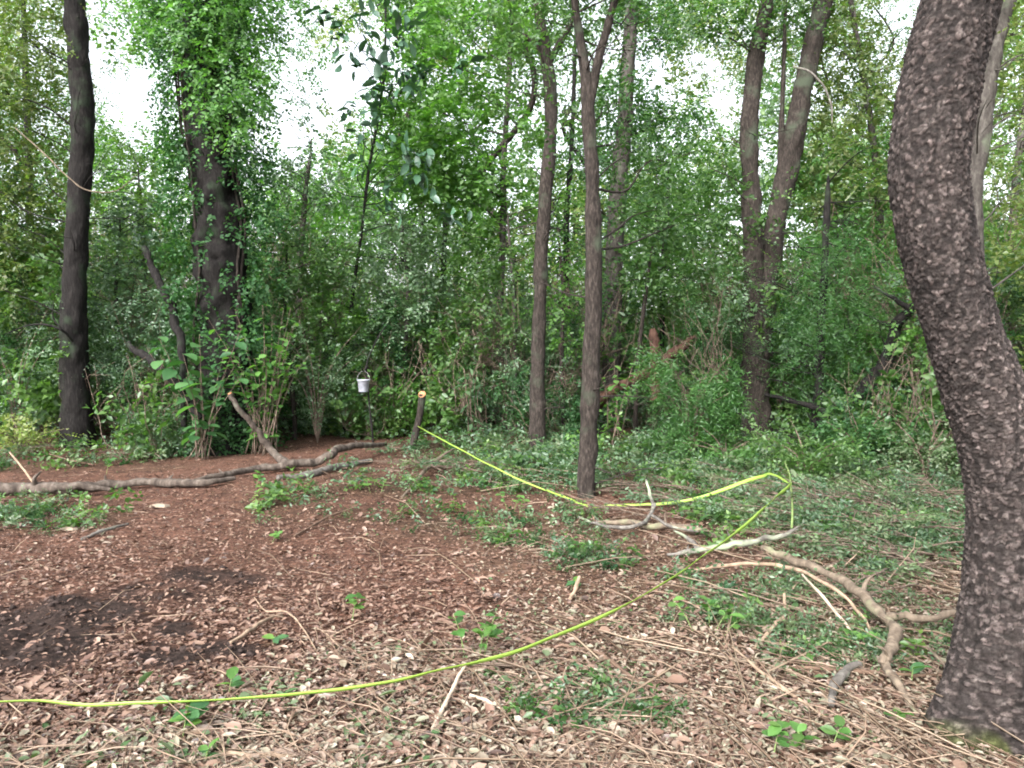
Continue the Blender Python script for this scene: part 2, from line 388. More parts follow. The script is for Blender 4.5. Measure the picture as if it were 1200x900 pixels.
nn_ = fbm2(Xf * .9, Yf * .9, 55, 3)[:, None]
c_red = np.array([.105, .060, .046]) * (.75 + .5 * nn_); c_pal = np.array([.105, .078, .056]); c_soil = np.array([.034, .025, .0225]); c_grn = np.array([.038, .034, .021])
C = c_red * np.ones((len(Xf), 1))
for wgt, cc in ((pa, c_pal), (gr * .8, c_grn), (so, c_soil)): C = C * (1 - wgt[:, None]) + cc * wgt[:, None]
ca = gme.color_attributes.new('soil', 'FLOAT_COLOR', 'POINT')
ca.data.foreach_set('color', np.concatenate([C, np.ones((len(C), 1))], 1).astype(np.float32).ravel())
link('ground', gme, kind='structure', label='brown forest floor of soil and dry leaves', cat=None)

# ------------------------------------------------------------------ litter (uncountable)
def floor_points(n, y0=1.7, y1=15., wide=.80):
    u = RNG.random(n); yy = 1 / (1 / y0 + u * (1 / y1 - 1 / y0))
    xx = RNG.uniform(-1, 1, n) * (wide * yy + .4)
    return xx, yy
def litter(name, n, keep, ll, lw, mat, label, lift=.02, tilt=.26, six=True, y1=15., grow=.0):
    x, y = floor_points(n, y1=y1); k = keep(x, y); x, y = x[k], y[k]; n = len(x)
    z = H(x, y) + RNG.random(n) * lift + .004
    a = RNG.uniform(0, 2 * math.pi, n); A = np.stack([np.cos(a), np.sin(a), RNG.normal(size=n) * tilt], -1)
    Nn = np.stack([RNG.normal(size=n) * tilt, RNG.normal(size=n) * tilt, np.ones(n)], -1)
    s = RNG.uniform(.3, 1.05, n) ** 1.0 * (1 + (RNG.random(n) < .10) * 1.0) * (1 + grow * y); mb = MB()
    leaves(mb, np.stack([x, y, z], -1), A, Nn, ll * s, lw * s * RNG.uniform(.7, 1.3, n), six, curl=.15)
    V, F = mb.arrays(); link(name, mesh_from(name, V, F, mat), kind='stuff', label=label)
def k_red(x, y):
    so, pa, gr = zone(x, y); return RNG.random(len(x)) < (1 - so * .88) * (1 - .45 * pa) * (1 - .6 * gr)
def k_pale(x, y):
    so, pa, gr = zone(x, y); return RNG.random(len(x)) < (pa * .9 + .08) * (1 - so)
def k_wilt(x, y):
    so, pa, gr = zone(x, y); px, py = flat_px(x, y)
    p = np.clip(pa * .22 + gr * .4 + blob(px, py, 350, 845, 60, 40) * .6 + blob(px, py, 720, 840, 120, 50) * .45 + blob(px, py, 540, 800, 90, 30) * .3 + sstep(820, 960, px) * .55 * (py < 720), 0, 1)
    return RNG.random(len(x)) < p * (1 - so) * (fbm2(x * 2.5, y * 2.5, 91, 2) > .46)
litter('curled_leaf_litter', 3200, k_red, .062, .034, M['litter'], 'larger curled brown leaves lying over the forest floor', lift=.03, tilt=.5, y1=8)
litter('leaf_litter', 190000, k_red, .037, .0195, M['litter'], 'reddish brown dry leaves scattered over the forest floor')
litter('pale_leaf_litter', 110000, k_pale, .035, .0165, M['pale'], 'pale chopped dry leaves over the near ground', lift=.03, tilt=.34, y1=9)
litter('wilted_leaf_litter', 60000, k_wilt, .042, .023, M['wilt'], 'wilting green leaves strewn over the ground', lift=.04, tilt=.4, y1=13)
def straw(name, n, label, longer=False):
    x, y = floor_points(n, y1=12); so, pa, gr = zone(x, y)
    pr = (.18 + .8 * pa + .4 * gr) * (1 - .8 * so)
    if longer:
        qx, qy = flat_px(x, y); pr = np.clip(sstep(480, 900, qx) * .8 * (qy > 560) + blob(qx, qy, 60, 535, 130, 16) * .9 + blob(qx, qy, 500, 560, 120, 30) * .5 + .05, 0, 1)
    k = RNG.random(n) < pr; x, y = x[k], y[k]; n = len(x)
    px, py = flat_px(x, y)
    a = np.where(RNG.random(n) < .55, RNG.normal(size=n) * .5 + 2.3, RNG.uniform(0, math.pi, n))
    L = RNG.uniform(.05, .30, n) * (1 + (RNG.random(n) < .08) * 1.2) * (1 + .04 * y); r = RNG.uniform(.0012, .0038, n) * (1 + .05 * y)
    if longer: L = RNG.uniform(.3, 1.0, n) * (1 + .05 * y); r = RNG.uniform(.002, .0055, n) * (1 + .05 * y)
    D = np.stack([np.cos(a), np.sin(a), RNG.normal(size=n) * .1], -1); S = unit(np.cross(D, [0, 0, 1.])); U = np.cross(S, D)
    P0 = np.stack([x, y, H(x, y) + RNG.uniform(.004, .05, n)], -1); mid = P0 + D * L[:, None] * .5 + S * (RNG.normal(size=n) * .06 * L)[:, None] + U * (RNG.random(n) * .08 * L)[:, None]
    P1 = P0 + D * L[:, None]; vs = []
    for c_, rr in ((P0, r), (mid, r * .9), (P1, r * .5)):
        for q in range(3):
            an = q * 2.0944; vs.append(c_ + (S * math.cos(an) + U * math.sin(an)) * rr[:, None])
    Vv = np.stack(vs, 1).reshape(-1, 3); b = np.arange(n)[:, None] * 9; fs = []
    for s_ in (0, 3):
        for q in range(3): fs.append(b + np.array([[s_ + q, s_ + (q + 1) % 3, s_ + 3 + (q + 1) % 3, s_ + 3 + q]]))
    link(name, mesh_from(name, Vv, [np.concatenate(fs)], M['straw']), kind='stuff', label=label)
straw('twig_litter', 5200, 'thin dry twigs and straw strewn over the ground')
straw('long_twig_litter', 480, 'long thin bare twigs crossing over the ground', True)

# ------------------------------------------------------------------ scatter of stuff with geometry nodes
def scatter(name, P, rot, scl, idx, srcs, label):
    c = bpy.data.collections.new(name + '_sources')
    for k, o in enumerate(srcs): c.objects.link(o)
    me = bpy.data.meshes.new(name); me.vertices.add(len(P)); me.vertices.foreach_set('co', np.ascontiguousarray(P, np.float32).ravel())
    for nm, arr in (('rot', rot), ('scl', scl)):
        a = me.attributes.new(nm, 'FLOAT_VECTOR', 'POINT'); a.data.foreach_set('vector', np.ascontiguousarray(arr, np.float32).ravel())
    a = me.attributes.new('idx', 'INT', 'POINT'); a.data.foreach_set('value', np.asarray(idx, np.int32))
    o = link(name, me, kind='stuff', label=label)
    ng = bpy.data.node_groups.new(name, 'GeometryNodeTree')
    ng.interface.new_socket('Geometry', in_out='INPUT', socket_type='NodeSocketGeometry'); ng.interface.new_socket('Geometry', in_out='OUTPUT', socket_type='NodeSocketGeometry')
    gi, go = ng.nodes.new('NodeGroupInput'), ng.nodes.new('NodeGroupOutput')
    ci = ng.nodes.new('GeometryNodeCollectionInfo'); ci.inputs[0].default_value = c; ci.inputs[1].default_value = True; ci.inputs[2].default_value = True
    ip = ng.nodes.new('GeometryNodeInstanceOnPoints'); ip.inputs['Pick Instance'].default_value = True
    def na(nm, t):
        q = ng.nodes.new('GeometryNodeInputNamedAttribute'); q.data_type = t; q.inputs[0].default_value = nm; return [s for s in q.outputs if s.enabled][0]
    L_ = ng.links
    L_.new(gi.outputs[0], ip.inputs['Points']); L_.new(ci.outputs[0], ip.inputs['Instance'])
    L_.new(na('idx', 'INT'), ip.inputs['Instance Index']); L_.new(na('rot', 'FLOAT_VECTOR'), ip.inputs['Rotation']); L_.new(na('scl', 'FLOAT_VECTOR'), ip.inputs['Scale'])
    L_.new(ip.outputs[0], go.inputs[0])
    md = o.modifiers.new('scatter', 'NODES'); md.node_group = ng
    return o
def source(name, mb, mat):
    V, F = mb.arrays(); return bpy.data.objects.new(name, mesh_from(name, V, F, mat))
def rots(n, tilt=.25):
    return np.stack([RNG.normal(size=n) * tilt, RNG.normal(size=n) * tilt, RNG.uniform(0, 2 * math.pi, n)], -1)

def bush(mb, h, r, stems, per, ll, lw, J=7, span=.22, droop=.2):
    """leafy stems rising from the origin"""
    P, D = [], []
    for s_ in range(stems):
        a = RNG.uniform(0, 2 * math.pi); lean = RNG.uniform(.15, 1) * r; hh = h * RNG.uniform(.5, 1.1)
        t = RNG.uniform(.15, 1, per)
        c = np.stack([math.cos(a) * lean * t ** 1.5, math.sin(a) * lean * t ** 1.5, hh * t], -1) + rnd(per) * .05 * r
        P.append(c); D.append(unit(rnd(per) * .7 + np.array([math.cos(a), math.sin(a), .35])))
    sprays(mb, np.vstack(P), np.vstack(D), ll, lw, J, span, droop, .6)
def twigs(mb, h, r, n, rad=.006, wob=.12, seg=4):
    for s_ in range(n):
        a = RNG.uniform(0, 2 * math.pi); lean = RNG.uniform(.1, 1) * r; hh = h * RNG.uniform(.5, 1.1)
        p0 = np.array([RNG.normal() * .15 * r, RNG.normal() * .15 * r, 0]); p3 = np.array([math.cos(a) * lean, math.sin(a) * lean, hh])
        m1 = p0 * .7 + p3 * .3 + rnd(1)[0] * wob * h * .6; m2 = p0 * .3 + p3 * .7 + rnd(1)[0] * wob * h * .6
        tube(mb, [p0, m1, m2, p3], [rad, rad * .8, rad * .5], 9, seg, cap=False)

# brush under the trees
src = []
mb = MB(); bush(mb, .9, .55, 9, 6, .06, .032, 8, .24); src.append(source('brush_a', mb, M['cool']))
mb = MB(); bush(mb, .9, .6, 8, 5, .11, .065, 7, .3); src.append(source('brush_b', mb, M['mid']))
mb = MB(); twigs(mb, 1.3, .8, 20, .006, .2); src.append(source('brush_c', mb, M['twig']))
mb = MB(); bush(mb, .8, .6, 10, 6, .055, .034, 8, .24); src.append(source('brush_d', mb, M['dark']))
mb = MB(); bush(mb, .8, .6, 7, 5, .09, .055, 7, .28); src.append(source('brush_e', mb, M['bright']))
def brush_top(px):      # how high the brush stands across the view
    return np.interp(px, [-200, 0, 150, 350, 450, 600, 750, 850, 1000, 1200, 1400], [4.4, 4.4, 4.2, 4.0, 3.3, 2.8, 2.8, 3.2, 3.6, 3.8, 3.8])
def brush_front(px):
    return np.interp(px, [-200, 0, 200, 420, 560, 700, 800, 950, 1100, 1400], [12.3, 12.1, 11.9, 12.9, 12.7, 12.0, 11.2, 11.0, 9.6, 8.5])
n = 7400
yy = 8 + RNG.random(n) ** 1.25 * 16; xx = RNG.uniform(-1, 1, n) * (.85 * yy + 2)
px, _ = flat_px(xx, yy)
u = RNG.random(n) ** 1.5
zz = H(xx, yy) - .05 + u * np.maximum(brush_top(px) - .8, .1) * (.6 + .8 * noise2(xx * .6, yy * .6, 8)) * sstep(-.6, 1.6, yy - brush_front(px))
P = np.stack([xx, yy, zz], -1)
clear = (np.abs(px - 495) < 40) & (yy < 12.9) | (np.abs(px - 426) < 30) & (yy < 12.4) | (np.abs(px - 886) < 34) & (yy < 13.0) | (px > 690) & (px < 815) & (yy < 13.4) | (px > 925) & (px < 1080) & (yy < 11.7) & (zz > H(xx, yy) + .25) | (np.abs(px - 90) < 26) & (yy < 12.6) & (zz > H(xx, yy) + .3)
k = ~clear & (yy > brush_front(px) + (noise2(xx * .8, yy * .8, 4) - .5) * 1.6) & (fbm2(xx * .55, yy * .55, 14, 2) > .30)
P = P[k]; n = len(P)
pn = noise3(P * .55, 17)
idx = np.where(RNG.random(n) < .15, 2, np.where(pn < .42, 0, np.where(pn < .55, 3, np.where(pn < .68, 1, 4))))
idx = np.where(RNG.random(n) < .35, RNG.integers(0, 4, n), idx)
s = RNG.uniform(.6, 1.25, n)[:, None] * np.ones((1, 3))
scatter('undergrowth', P, rots(n, .35), s, idx, src, 'tangled green brush growing under the trees')

# low green ground cover
src = []
for q, (mt, l_, w_) in enumerate((('cool', .045, .024), ('mid', .062, .038), ('wilt', .06, .026), ('dark', .04, .03))):
    mb = MB(); bush(mb, .17, .17, 6, 2, l_ * .9, w_ * .85, 5, .11, .3); src.append(source('cover_%d' % q, mb, M[mt]))
n = 15000; x, y = floor_points(n, 3.0, 16.0)
so, pa, gr = zone(x, y); px, py = flat_px(x, y)
k = RNG.random(n) < np.clip(gr * 1.0 - .12, 0, 1) * (1 - so); x, y, px, py = x[k], y[k], px[k], py[k]; n = len(x)
k = ~((px > 180) & (px < 470) & (py > 519) & (py < 575) & (RNG.random(n) < .8)) & ((px > 560) | (py < 520) | (RNG.random(n) < .55)) & ~((px > 880) & (px < 1070) & (np.abs(py - np.interp(px, [890, 960, 1000, 1046], [645, 672, 695, 745])) < 26) & (RNG.random(n) < .85)); x, y, px, py = x[k], y[k], px[k], py[k]; n = len(x)
P = np.stack([x, y, H(x, y) - .01], -1)
idx = np.where((px > 850) & (RNG.random(n) < .6), 2, RNG.integers(0, 4, n)); idx = np.where(RNG.random(n) < .25, 0, idx)
hgt = np.interp(py, [490, 540, 600, 760], [2.1, 1.6, 1.0, .65])
s = (RNG.uniform(.6, 1.3, n) * hgt)[:, None] * np.array([[1, 1, .9]])
scatter('ground_cover', P, rots(n, .3), s, idx, src, 'low leafy plants covering the forest floor')

# cut leafy brush and bare twigs lying on the right
src = []
for q, mt in enumerate(('wilt', 'cool')):
    mb, tb = MB(), MB()
    C_ = tube(tb, [(0, 0, .03), (.3, .03, .07), (.6, -.04, .06), (1.0, .05, .05)], [.009, .007, .005, .003], 16, 5)
    for e in range(7):
        c_ = C_[4 + e]; sg = -1 if e % 2 else 1; d_ = np.array([.6, sg * .8, .02 + .15 * RNG.random()]); tube(tb, [c_, c_ + d_ * .17, c_ + d_ * .32 + [.05, 0, -.02]], [.004, .003, .002], 6, 4)
        pp = c_ + d_[None] * RNG.uniform(.05, .3, (6, 1)); sprays(mb, pp, np.tile(d_, (6, 1)) * [1, 1, .3] + rnd(6) * [.4, .4, .15], .045, .022, 5, .14, .1, .6)
    src.append(source('cut_%d' % (2 * q), mb, M[mt])); src.append(source('cut_%d' % (2 * q + 1), tb, M['twig']))
n = 2300; x, y = floor_points(n, 4.6, 12); px, py = flat_px(x, y)
wt = np.maximum.reduce([blob(px, py, 1040, 600, 110, 44) * .9, blob(px, py, 880, 585, 110, 26) * .6, blob(px, py, 560, 552, 110, 16) * .45, blob(px, py, 60, 540, 110, 12) * .4, blob(px, py, 1080, 670, 40, 40) * .5, blob(px, py, 950, 640, 90, 20) * .3])
k = (RNG.random(n) < wt) & ~((px > 880) & (px < 1070) & (np.abs(py - np.interp(px, [890, 960, 1000, 1046], [645, 672, 695, 745])) < 30)); x, y = x[k], y[k]; n = len(x)
P = np.stack([x, y, H(x, y) + RNG.random(n) * .06], -1); ro = rots(n, .10); ro[:, 2] = np.where(RNG.random(n) < .6, RNG.normal(size=n) * .5 + 2.4, ro[:, 2]); sc_ = RNG.uniform(.55, 1.1, n)[:, None] * np.ones((1, 3))
kd = RNG.integers(0, 2, n) * 2; bare = RNG.random(n) < .5
scatter('cut_brush', np.vstack([P[~bare], P]), np.vstack([ro[~bare], ro]), np.vstack([sc_[~bare], sc_]), np.concatenate([kd[~bare], kd + 1]), src, 'cut leafy twigs piled loosely on the ground')

# the far wood behind, one mass
src = []
for q, mt in enumerate(('mid', 'bright', 'cool', 'yellow')):
    mb = MB(); clump(mb, np.zeros(3), .85, 42, .12, .075, 8, .42, .25, .8, gap=0); src.append(source('far_%d' % q, mb, M[mt]))
n = 4600
yy = RNG.uniform(19, 46, n); xx = RNG.uniform(-1, 1, n) * (.82 * yy + 2); zz = RNG.random(n) ** 1.2 * (yy * .50 + 1.5)
P = np.stack([xx, yy, zz + .3], -1)
P = P[(noise3(P * np.array([.33, .33, .4]), 29) > .44 + .12 * np.clip((P[:, 2] - 3) / 8, 0, 1))]
P = P[~gapped(P, 1.0)]; n = len(P)
pn = noise3(P * .16, 41); px, py = project(P)
idx = np.where(pn < .42, 0, np.where(pn < .48, 2, np.where(pn < .62, 1, 3))); idx = np.where(RNG.random(n) < .25, RNG.integers(0, 4, n), idx)
idx = np.where(np.maximum(blob(px, py, 375, 250, 60, 60), blob(px, py, 520, 190, 90, 90)) > .4, 1, idx)
s = RNG.uniform(.7, 1.5, n)[:, None] * np.ones((1, 3))
scatter('far_woods', P, rots(n, .5), s, idx, src, 'far green foliage closing off the woods')

# ------------------------------------------------------------------ trees
def stem_pts(pts, Y):
    """pixel polyline with depth(s) -> points"""
    return [at(p[0], p[1], p[2] if len(p) > 2 else Y) for p in pts]
def trunk_tube(mb, pts, Y, wpx, n=70, seg=22, bump=.16, bs=7, seed=0):
    P = stem_pts(pts, Y); d = np.mean([p[1] for p in P])
    return tube(mb, P, [w_ * .5 * d / F_PX for w_ in wpx], n, seg, bump, bs, seed)
def to_ground(pts, Y, spread=0):
    """extend a trunk polyline down into the soil"""
    p = at(pts[0][0], pts[0][1], pts[0][2] if len(pts[0]) > 2 else Y)
    return np.array([p[0] + spread, p[1], hz(p[0], p[1]) - .12])
def branch(mb, a, b, r, seed=0, sag=.12, n=12):
    a, b = np.asarray(a), np.asarray(b); d = b - a; L = np.linalg.norm(d)
    rs = np.random.default_rng(seed)
    m1 = a + d * .35 + rs.normal(size=3) * L * .035 + np.array([0, 0, sag * L * .6]); m2 = a + d * .7 + rs.normal(size=3) * L * .035 + np.array([0, 0, sag * L * .5])
    tube(mb, [a, m1, m2, b], [r, r * .75, r * .5, r * .25], n, 6, .1, 12, seed)
def crown(root, clumps, trunk_line, mat, ll=.085, lw=.05, dens=1.0, branches=True, bark=None, droop=.25, J=9, span=.34, name='crown', gap=1.0, squash=.75):
    """clumps: (px, py, Y, radius m)"""
    mb = MB(); bb = MB(); T = np.asarray(trunk_line)
    for k_, (cx, cy, Y_, r) in enumerate(clumps):
        c = at(cx, cy, Y_); clump(mb, c, r, max(6, int(135 * dens * (r / .7) ** 2)), ll, lw, J, span, droop, squash, gap)
        if branches:
            below = T[T[:, 2] < c[2] + .2]; below = below if len(below) else T
            a = below[np.argmin(np.linalg.norm(below - c, axis=1) + .5 * np.abs(below[:, 2] - (c[2] - .6 * r - .3)))]
            branch(bb, a, c, np.clip(.006 + .007 * np.linalg.norm(c - a), .006, .017), seed=k_, sag=.03)
            for q in range(3): branch(bb, a + (c - a) * (.5 + .15 * q), c + RNG.normal(size=3) * r * .6, .006, seed=k_ * 7 + q, n=7)
    part(name, mb, mat, root, kind='stuff')
    if branches: part('branches', bb, bark, root, kind='stuff')

def tree(name, label, stems, Y, mat, clumps=(), leaf='mid', top=None, group=None, bump=.16, base_flare=1.35, cat='tree', **kw):
    """stems: list of (pixel polyline, widths px); the first reaches the ground"""
    g0 = to_ground(stems[0][0], Y); root = thing(name, (g0[0], g0[1], g0[2] + .12), label, cat, group)
    mb = MB(); lines = []
    for k_, (pts, wpx) in enumerate(stems):
        P = stem_pts(pts, Y); d = np.mean([p[1] for p in P]); R = [w_ * .43 * d / F_PX for w_ in wpx]
        R = list(np.interp(np.linspace(0, 1, len(P)), np.linspace(0, 1, len(R)), R))
        if k_ == 0:
            P = [g0, g0 + (P[0] - g0) * .14 + np.array([0, 0, .03])] + P; R = [R[0] * base_flare * 1.25, R[0] * (1 + (base_flare - 1) * .5)] + R
        up_ = (P[-1] - P[-2])[2] / np.linalg.norm(P[-1] - P[-2])
        tp = P[-1] + (P[-1] - P[-2]) / np.linalg.norm(P[-1] - P[-2]) * ((top if top else 2.5) if up_ > .8 else .12); tp[0] = P[-1][0] * .5 + tp[0] * .5
        P = P + [tp]; R = R + [R[-1] * .45]
        # radii are spaced evenly along the spline's control points
        lines.append(tube(mb, P, R, max(60, 14 * len(P)), 26, bump * 1.35, 9, k_ + len(name)))
    part('trunk', mb, M[mat], root)
    tb = MB(); L0 = lines[0]; rs = np.random.default_rng(len(label) * 7)
    for q in range(14):
        a_ = L0[rs.integers(len(L0) // 8, len(L0) - 6)]; az = rs.uniform(0, 6.28); ln_ = rs.uniform(.25, 1.0); d_ = np.array([math.cos(az), math.sin(az), rs.uniform(-.3, .7)])
        e_ = a_ + d_ * ln_; tube(tb, [a_, a_ + d_ * ln_ * .5 + rs.normal(size=3) * .06, e_], [.011, .008, .004], 9, 5)
        for z_ in range(2): f_ = a_ + d_ * ln_ * rs.uniform(.4, .9); tube(tb, [f_, f_ + (d_ + rs.normal(size=3) * .7) * .12, f_ + (d_ + rs.normal(size=3) * .8) * .26], [.005, .004, .002], 6, 4)
    part('twigs', tb, M[mat], root, kind='stuff')
    if clumps: crown(root, clumps, np.vstack(lines), M[leaf], bark=M[mat], **kw)
    return root, np.vstack(lines)

# -- the near trunk on the right, plates of bark
def scaly_trunk():
    Yd = 3.12
    pts = [(1190, 868), (1190, 800), (1190, 700), (1186, 600), (1171, 520), (1151, 455), (1125, 383), (1103, 300), (1089, 200), (1102, 100), (1126, 0), (1152, -110), (1160, -260), (1150, -420)]
    wid = [205, 148, 112, 97, 88, 82, 78, 80, 82, 84, 82, 78, 74, 68]
    P = stem_pts(pts, Yd); P[0][2] = hz(P[0][0], P[0][1]) - .06
    P = P + [P[-1] + np.array([-.15, .1, .9]), P[-1] + np.array([.0, .2, 1.9])]
    R = [w_ * .5 * Yd / F_PX for w_ in wid] + [.09, .05]
    base = np.array([P[0][0], P[0][1], P[0][2] + .06])
    root = thing('scaly_tree', base, 'thick curved trunk with dark scaly bark standing nearest at the right edge', 'tree')
    n, seg = 900, 264; C = spline(P, n); r = np.interp(np.linspace(0, 1, n), np.linspace(0, 1, len(R)), R)
    T, N, B = frames(C); a = np.linspace(0, 2 * math.pi, seg, endpoint=False)
    s = np.concatenate([[0], np.cumsum(np.linalg.norm(np.diff(C, axis=0), axis=1))])
    # plates: jittered cells on the unrolled bark
    nu = 52; cu, cv = np.meshgrid(a / (2 * math.pi) * nu, s / .0145)
    nw1 = noise2(np.mod(cu, nu) * .9, cv * .7, 5) * (np.minimum(cu, nu - cu) / 4).clip(0, 1); cv0 = cv; cv = cv + 1.1 * nw1; cu = cu + 1.0 * (noise2(cu * .8, cv0 * .8, 15) - .5) * (np.minimum(cu, nu - cu) / 4).clip(0, 1); f1 = np.full(cu.shape, 9.); f2 = f1.copy(); ident = np.zeros(cu.shape); du = np.zeros(cu.shape); dv = du.copy()
    iu, iv = np.floor(cu), np.floor(cv)
    for ox in (-1, 0, 1):
        for oy in (-1, 0, 1):
            gu, gv = iu + ox, iv + oy; wu = np.mod(gu, nu); z0 = np.zeros_like(gu)
            hx, hy, hi = _h(wu, gv, z0 + 1), _h(wu, gv, z0 + 2), _h(wu, gv, z0 + 3)
            ex, ey = gu + hx - cu, gv + hy - cv; d = np.sqrt(ex ** 2 + (ey * .9) ** 2)
            nw = d < f1; f2 = np.where(nw, f1, np.minimum(f2, d)); ident = np.where(nw, hi, ident); du = np.where(nw, ex, du); dv = np.where(nw, ey, dv); f1 = np.where(nw, d, f1)
    edge = np.clip((f2 - f1) * 5.5, 0, 1)
    tiltu, tiltv = (ident * 17 % 1) - .5, (ident * 31 % 1) - .15
    h = edge * (.2 + .8 * ident) + (du * tiltu * 1.3 + dv * tiltv * 1.6) * edge
    fade = sstep(0, .35, s)[:, None]
    pt = (C[:, None] + (N[:, None] * np.cos(a)[None, :, None] + B[:, None] * np.sin(a)[None, :, None]) * r[:, None, None]).reshape(-1, 3)
    lump = (noise3(pt * np.array([5, 5, 3]), 4) - .5).reshape(n, seg) * .10 + (noise3(pt * np.array([16, 16, 9]), 6) - .5).reshape(n, seg) * .05
    flare = (1 - sstep(0, .55, s))[:, None] * .16 * np.sin(a[None] * 4 + 1.0 + s[:, None])
    rr = r[:, None] * (1 + lump + flare) + .0078 * (h - .4) * (.35 + .65 * fade)
    V = (C[:, None] + (N[:, None] * np.cos(a)[None, :, None] + B[:, None] * np.sin(a)[None, :, None]) * rr[..., None]).reshape(-1, 3)
    k = np.arange(n - 1)[:, None] * seg; j = np.arange(seg)[None]; jn = (j + 1) % seg
    Q = np.stack([k + j, k + jn, k + seg + jn, k + seg + j], -1).reshape(-1, 4)
    me = mesh_from('trunk', V - base, [Q], M['bark_scaly'], True)
    big = (noise3(pt * np.array([3.5, 3.5, 2.2]), 44)).reshape(n, seg); crack = sstep(.47, .5, noise3(pt * np.array([9, 9, 2.5]), 47)).reshape(n, seg) * sstep(.56, .53, noise3(pt * np.array([9, 9, 2.5]), 47)).reshape(n, seg)
    tone = (.30 + .80 * ident * edge + 1.0 * (ident > .7) * edge * (ident - .6) * 2) * (.6 + .8 * big) * (1 - .45 * crack) * (.8 + .4 * fade * np.ones_like(ident))
    moss = (sstep(.62, .74, noise3(pt * 6.0, 51)).reshape(n, seg) * (1 - sstep(.05, .35, s))[:, None])[..., None]; rgb = np.stack([tone * (1 + .06 * (ident * 7 % 1)), tone, tone * (1 + .04 * (ident * 13 % 1))], -1)
    rgb = rgb * (1 - moss) + moss * np.array([1.1, 1.5, .55]) * (.6 + .5 * tone[..., None])
    colr = np.concatenate([rgb, np.ones((n, seg, 1))], -1).reshape(-1, 4)
    ca = me.color_attributes.new('plate', 'FLOAT_COLOR', 'POINT'); ca.data.foreach_set('color', colr.astype(np.float32).ravel())
    link('trunk', me, root)
    # crown above the frame
    top = P[-1]; bb, cb = MB(), MB()
    for q in range(9):
        aa = q * 2.4; c = top + np.array([math.cos(aa) * 1.3 + .6, math.sin(aa) * 1.1 + .3, RNG.uniform(-.5, .9)])
        branch(bb, C[-1 - 12 * q], c, .03, q); clump(cb, c, .7, 60, .085, .05, gap=0)
    part('branches', bb, M['bark_brown'], root, kind='stuff'); part('crown', cb, M['mid'], root, kind='stuff')
scaly_trunk()

# -- slender forked tree in the middle
tree('forked_tree', 'slender brown tree forking high up, standing alone mid-clearing before the brush',
     [([(688, 560), (690, 500), (693, 430), (696, 300), (694, 220), (690, 150), (687, 95), (679, 40), (672, -20)], [26, 25, 24, 22, 20, 18, 16, 11, 9]),
      ([(690, 125), (697, 88), (708, 45), (720, 0), (728, -40)], [13, 12, 11, 10, 9])],
     8.25, 'bark_brown', [(745, 175, 8.9, .42), (770, 245, 9.2, .45), (725, 120, 8.8, .35), (670, 30, 8.5, .40), (740, 30, 8.6, .45), (655, 130, 8.6, .28), (785, 190, 9.4, .42), (720, -40, 8.4, .8), (660, -60, 8.4, .8), (800, 260, 9.6, .4)],
     'mid', ll=.07, lw=.042, dens=.8, top=2.0, base_flare=1.25)
# -- tree left behind it
tree('ridged_tree', 'brown trunk just left of and behind the slender forked tree, stub branches near the top',
     [([(630, 480), (630, 430), (633, 350), (634, 300), (640, 220), (646, 150), (643, 90), (636, 40), (630, -20)], [22, 19, 18, 18, 17, 17, 17, 14, 13]),
      ([(644, 75), (632, 58), (618, 44), (604, 40)], [8, 7, 6, 4]), ([(644, 72), (655, 52), (668, 28), (676, -10)], [9, 8, 7, 6])],
     11.8, 'bark_brown', [(605, 55, 11.5, .55), (570, 20, 11.6, .6), (650, 10, 11.8, .6), (590, 100, 11.9, .45), (660, 230, 12.1, .4), (620, 190, 12.4, .4)], 'mid', dens=.8, top=3)
# -- dark trunk at the left
tree('dark_trunk_tree', 'straight dark blackish trunk near the left edge with leaves hanging beside it',
     [([(90, 500), (88, 440), (87, 380), (88, 300), (92, 240), (96, 180), (96, 110), (91, 50), (86, -20)], [40, 36, 33, 30, 28, 28, 28, 27, 26])],
     12.4, 'bark_dark', [(25, 50, 12.8, 1.0), (15, 140, 13, .9), (45, 210, 13.2, .7), (-30, 90, 12.5, 1.1), (15, 260, 13.4, .9), (60, 290, 13.8, .6), (50, -10, 12.6, .9), (-20, 320, 13, 1.0), (98, 70, 12.2, .22), (-60, 200, 12.8, 1.1)],
     'yellow', dens=1.0, top=3)
# -- vine-clad trunk
rt, ln = tree('vine_clad_tree', 'broad dark trunk wrapped in climbing vines under a hanging leafy crown',
     [([(264, 500), (264, 440), (262, 380), (260, 310), (254, 240), (246, 170), (238, 100), (234, 40), (232, -20)], [74, 66, 62, 62, 60, 54, 48, 42, 38])],
     12.0, 'bark_dark', [(255, 10, 11.6, .75), (212, 45, 11.6, .55), (290, 60, 11.8, .6), (258, 90, 11.3, .5), (300, 110, 11.9, .4), (275, 150, 11.2, .28), (205, 110, 11.9, .35), (175, 15, 12.1, .5), (315, 5, 12.2, .6), (240, -50, 11.8, 1.0), (262, 128, 11.2, .3)],
     'feather', dens=1.2, droop=.6, top=3, bump=.28)
mb, vb = MB(), MB()
for q in range(3000):            # climbing leaves on the trunk
    c = ln[RNG.integers(8, len(ln) - 8)]; a = RNG.uniform(0, 2 * math.pi); rr = RNG.uniform(.36, .55) + .3 * RNG.random() ** 3
    if RNG.random() < .72 and c[2] > 1.2 and c[2] < 5.5 and math.sin(a) < -.2 and abs(math.cos(a)) < .85: continue
    p = c + np.array([math.cos(a) * rr, math.sin(a) * rr, RNG.normal() * .2])
    sprays(mb, p[None], np.array([[math.cos(a), math.sin(a), -.2]]), .075, .055, 6, .24, .7)
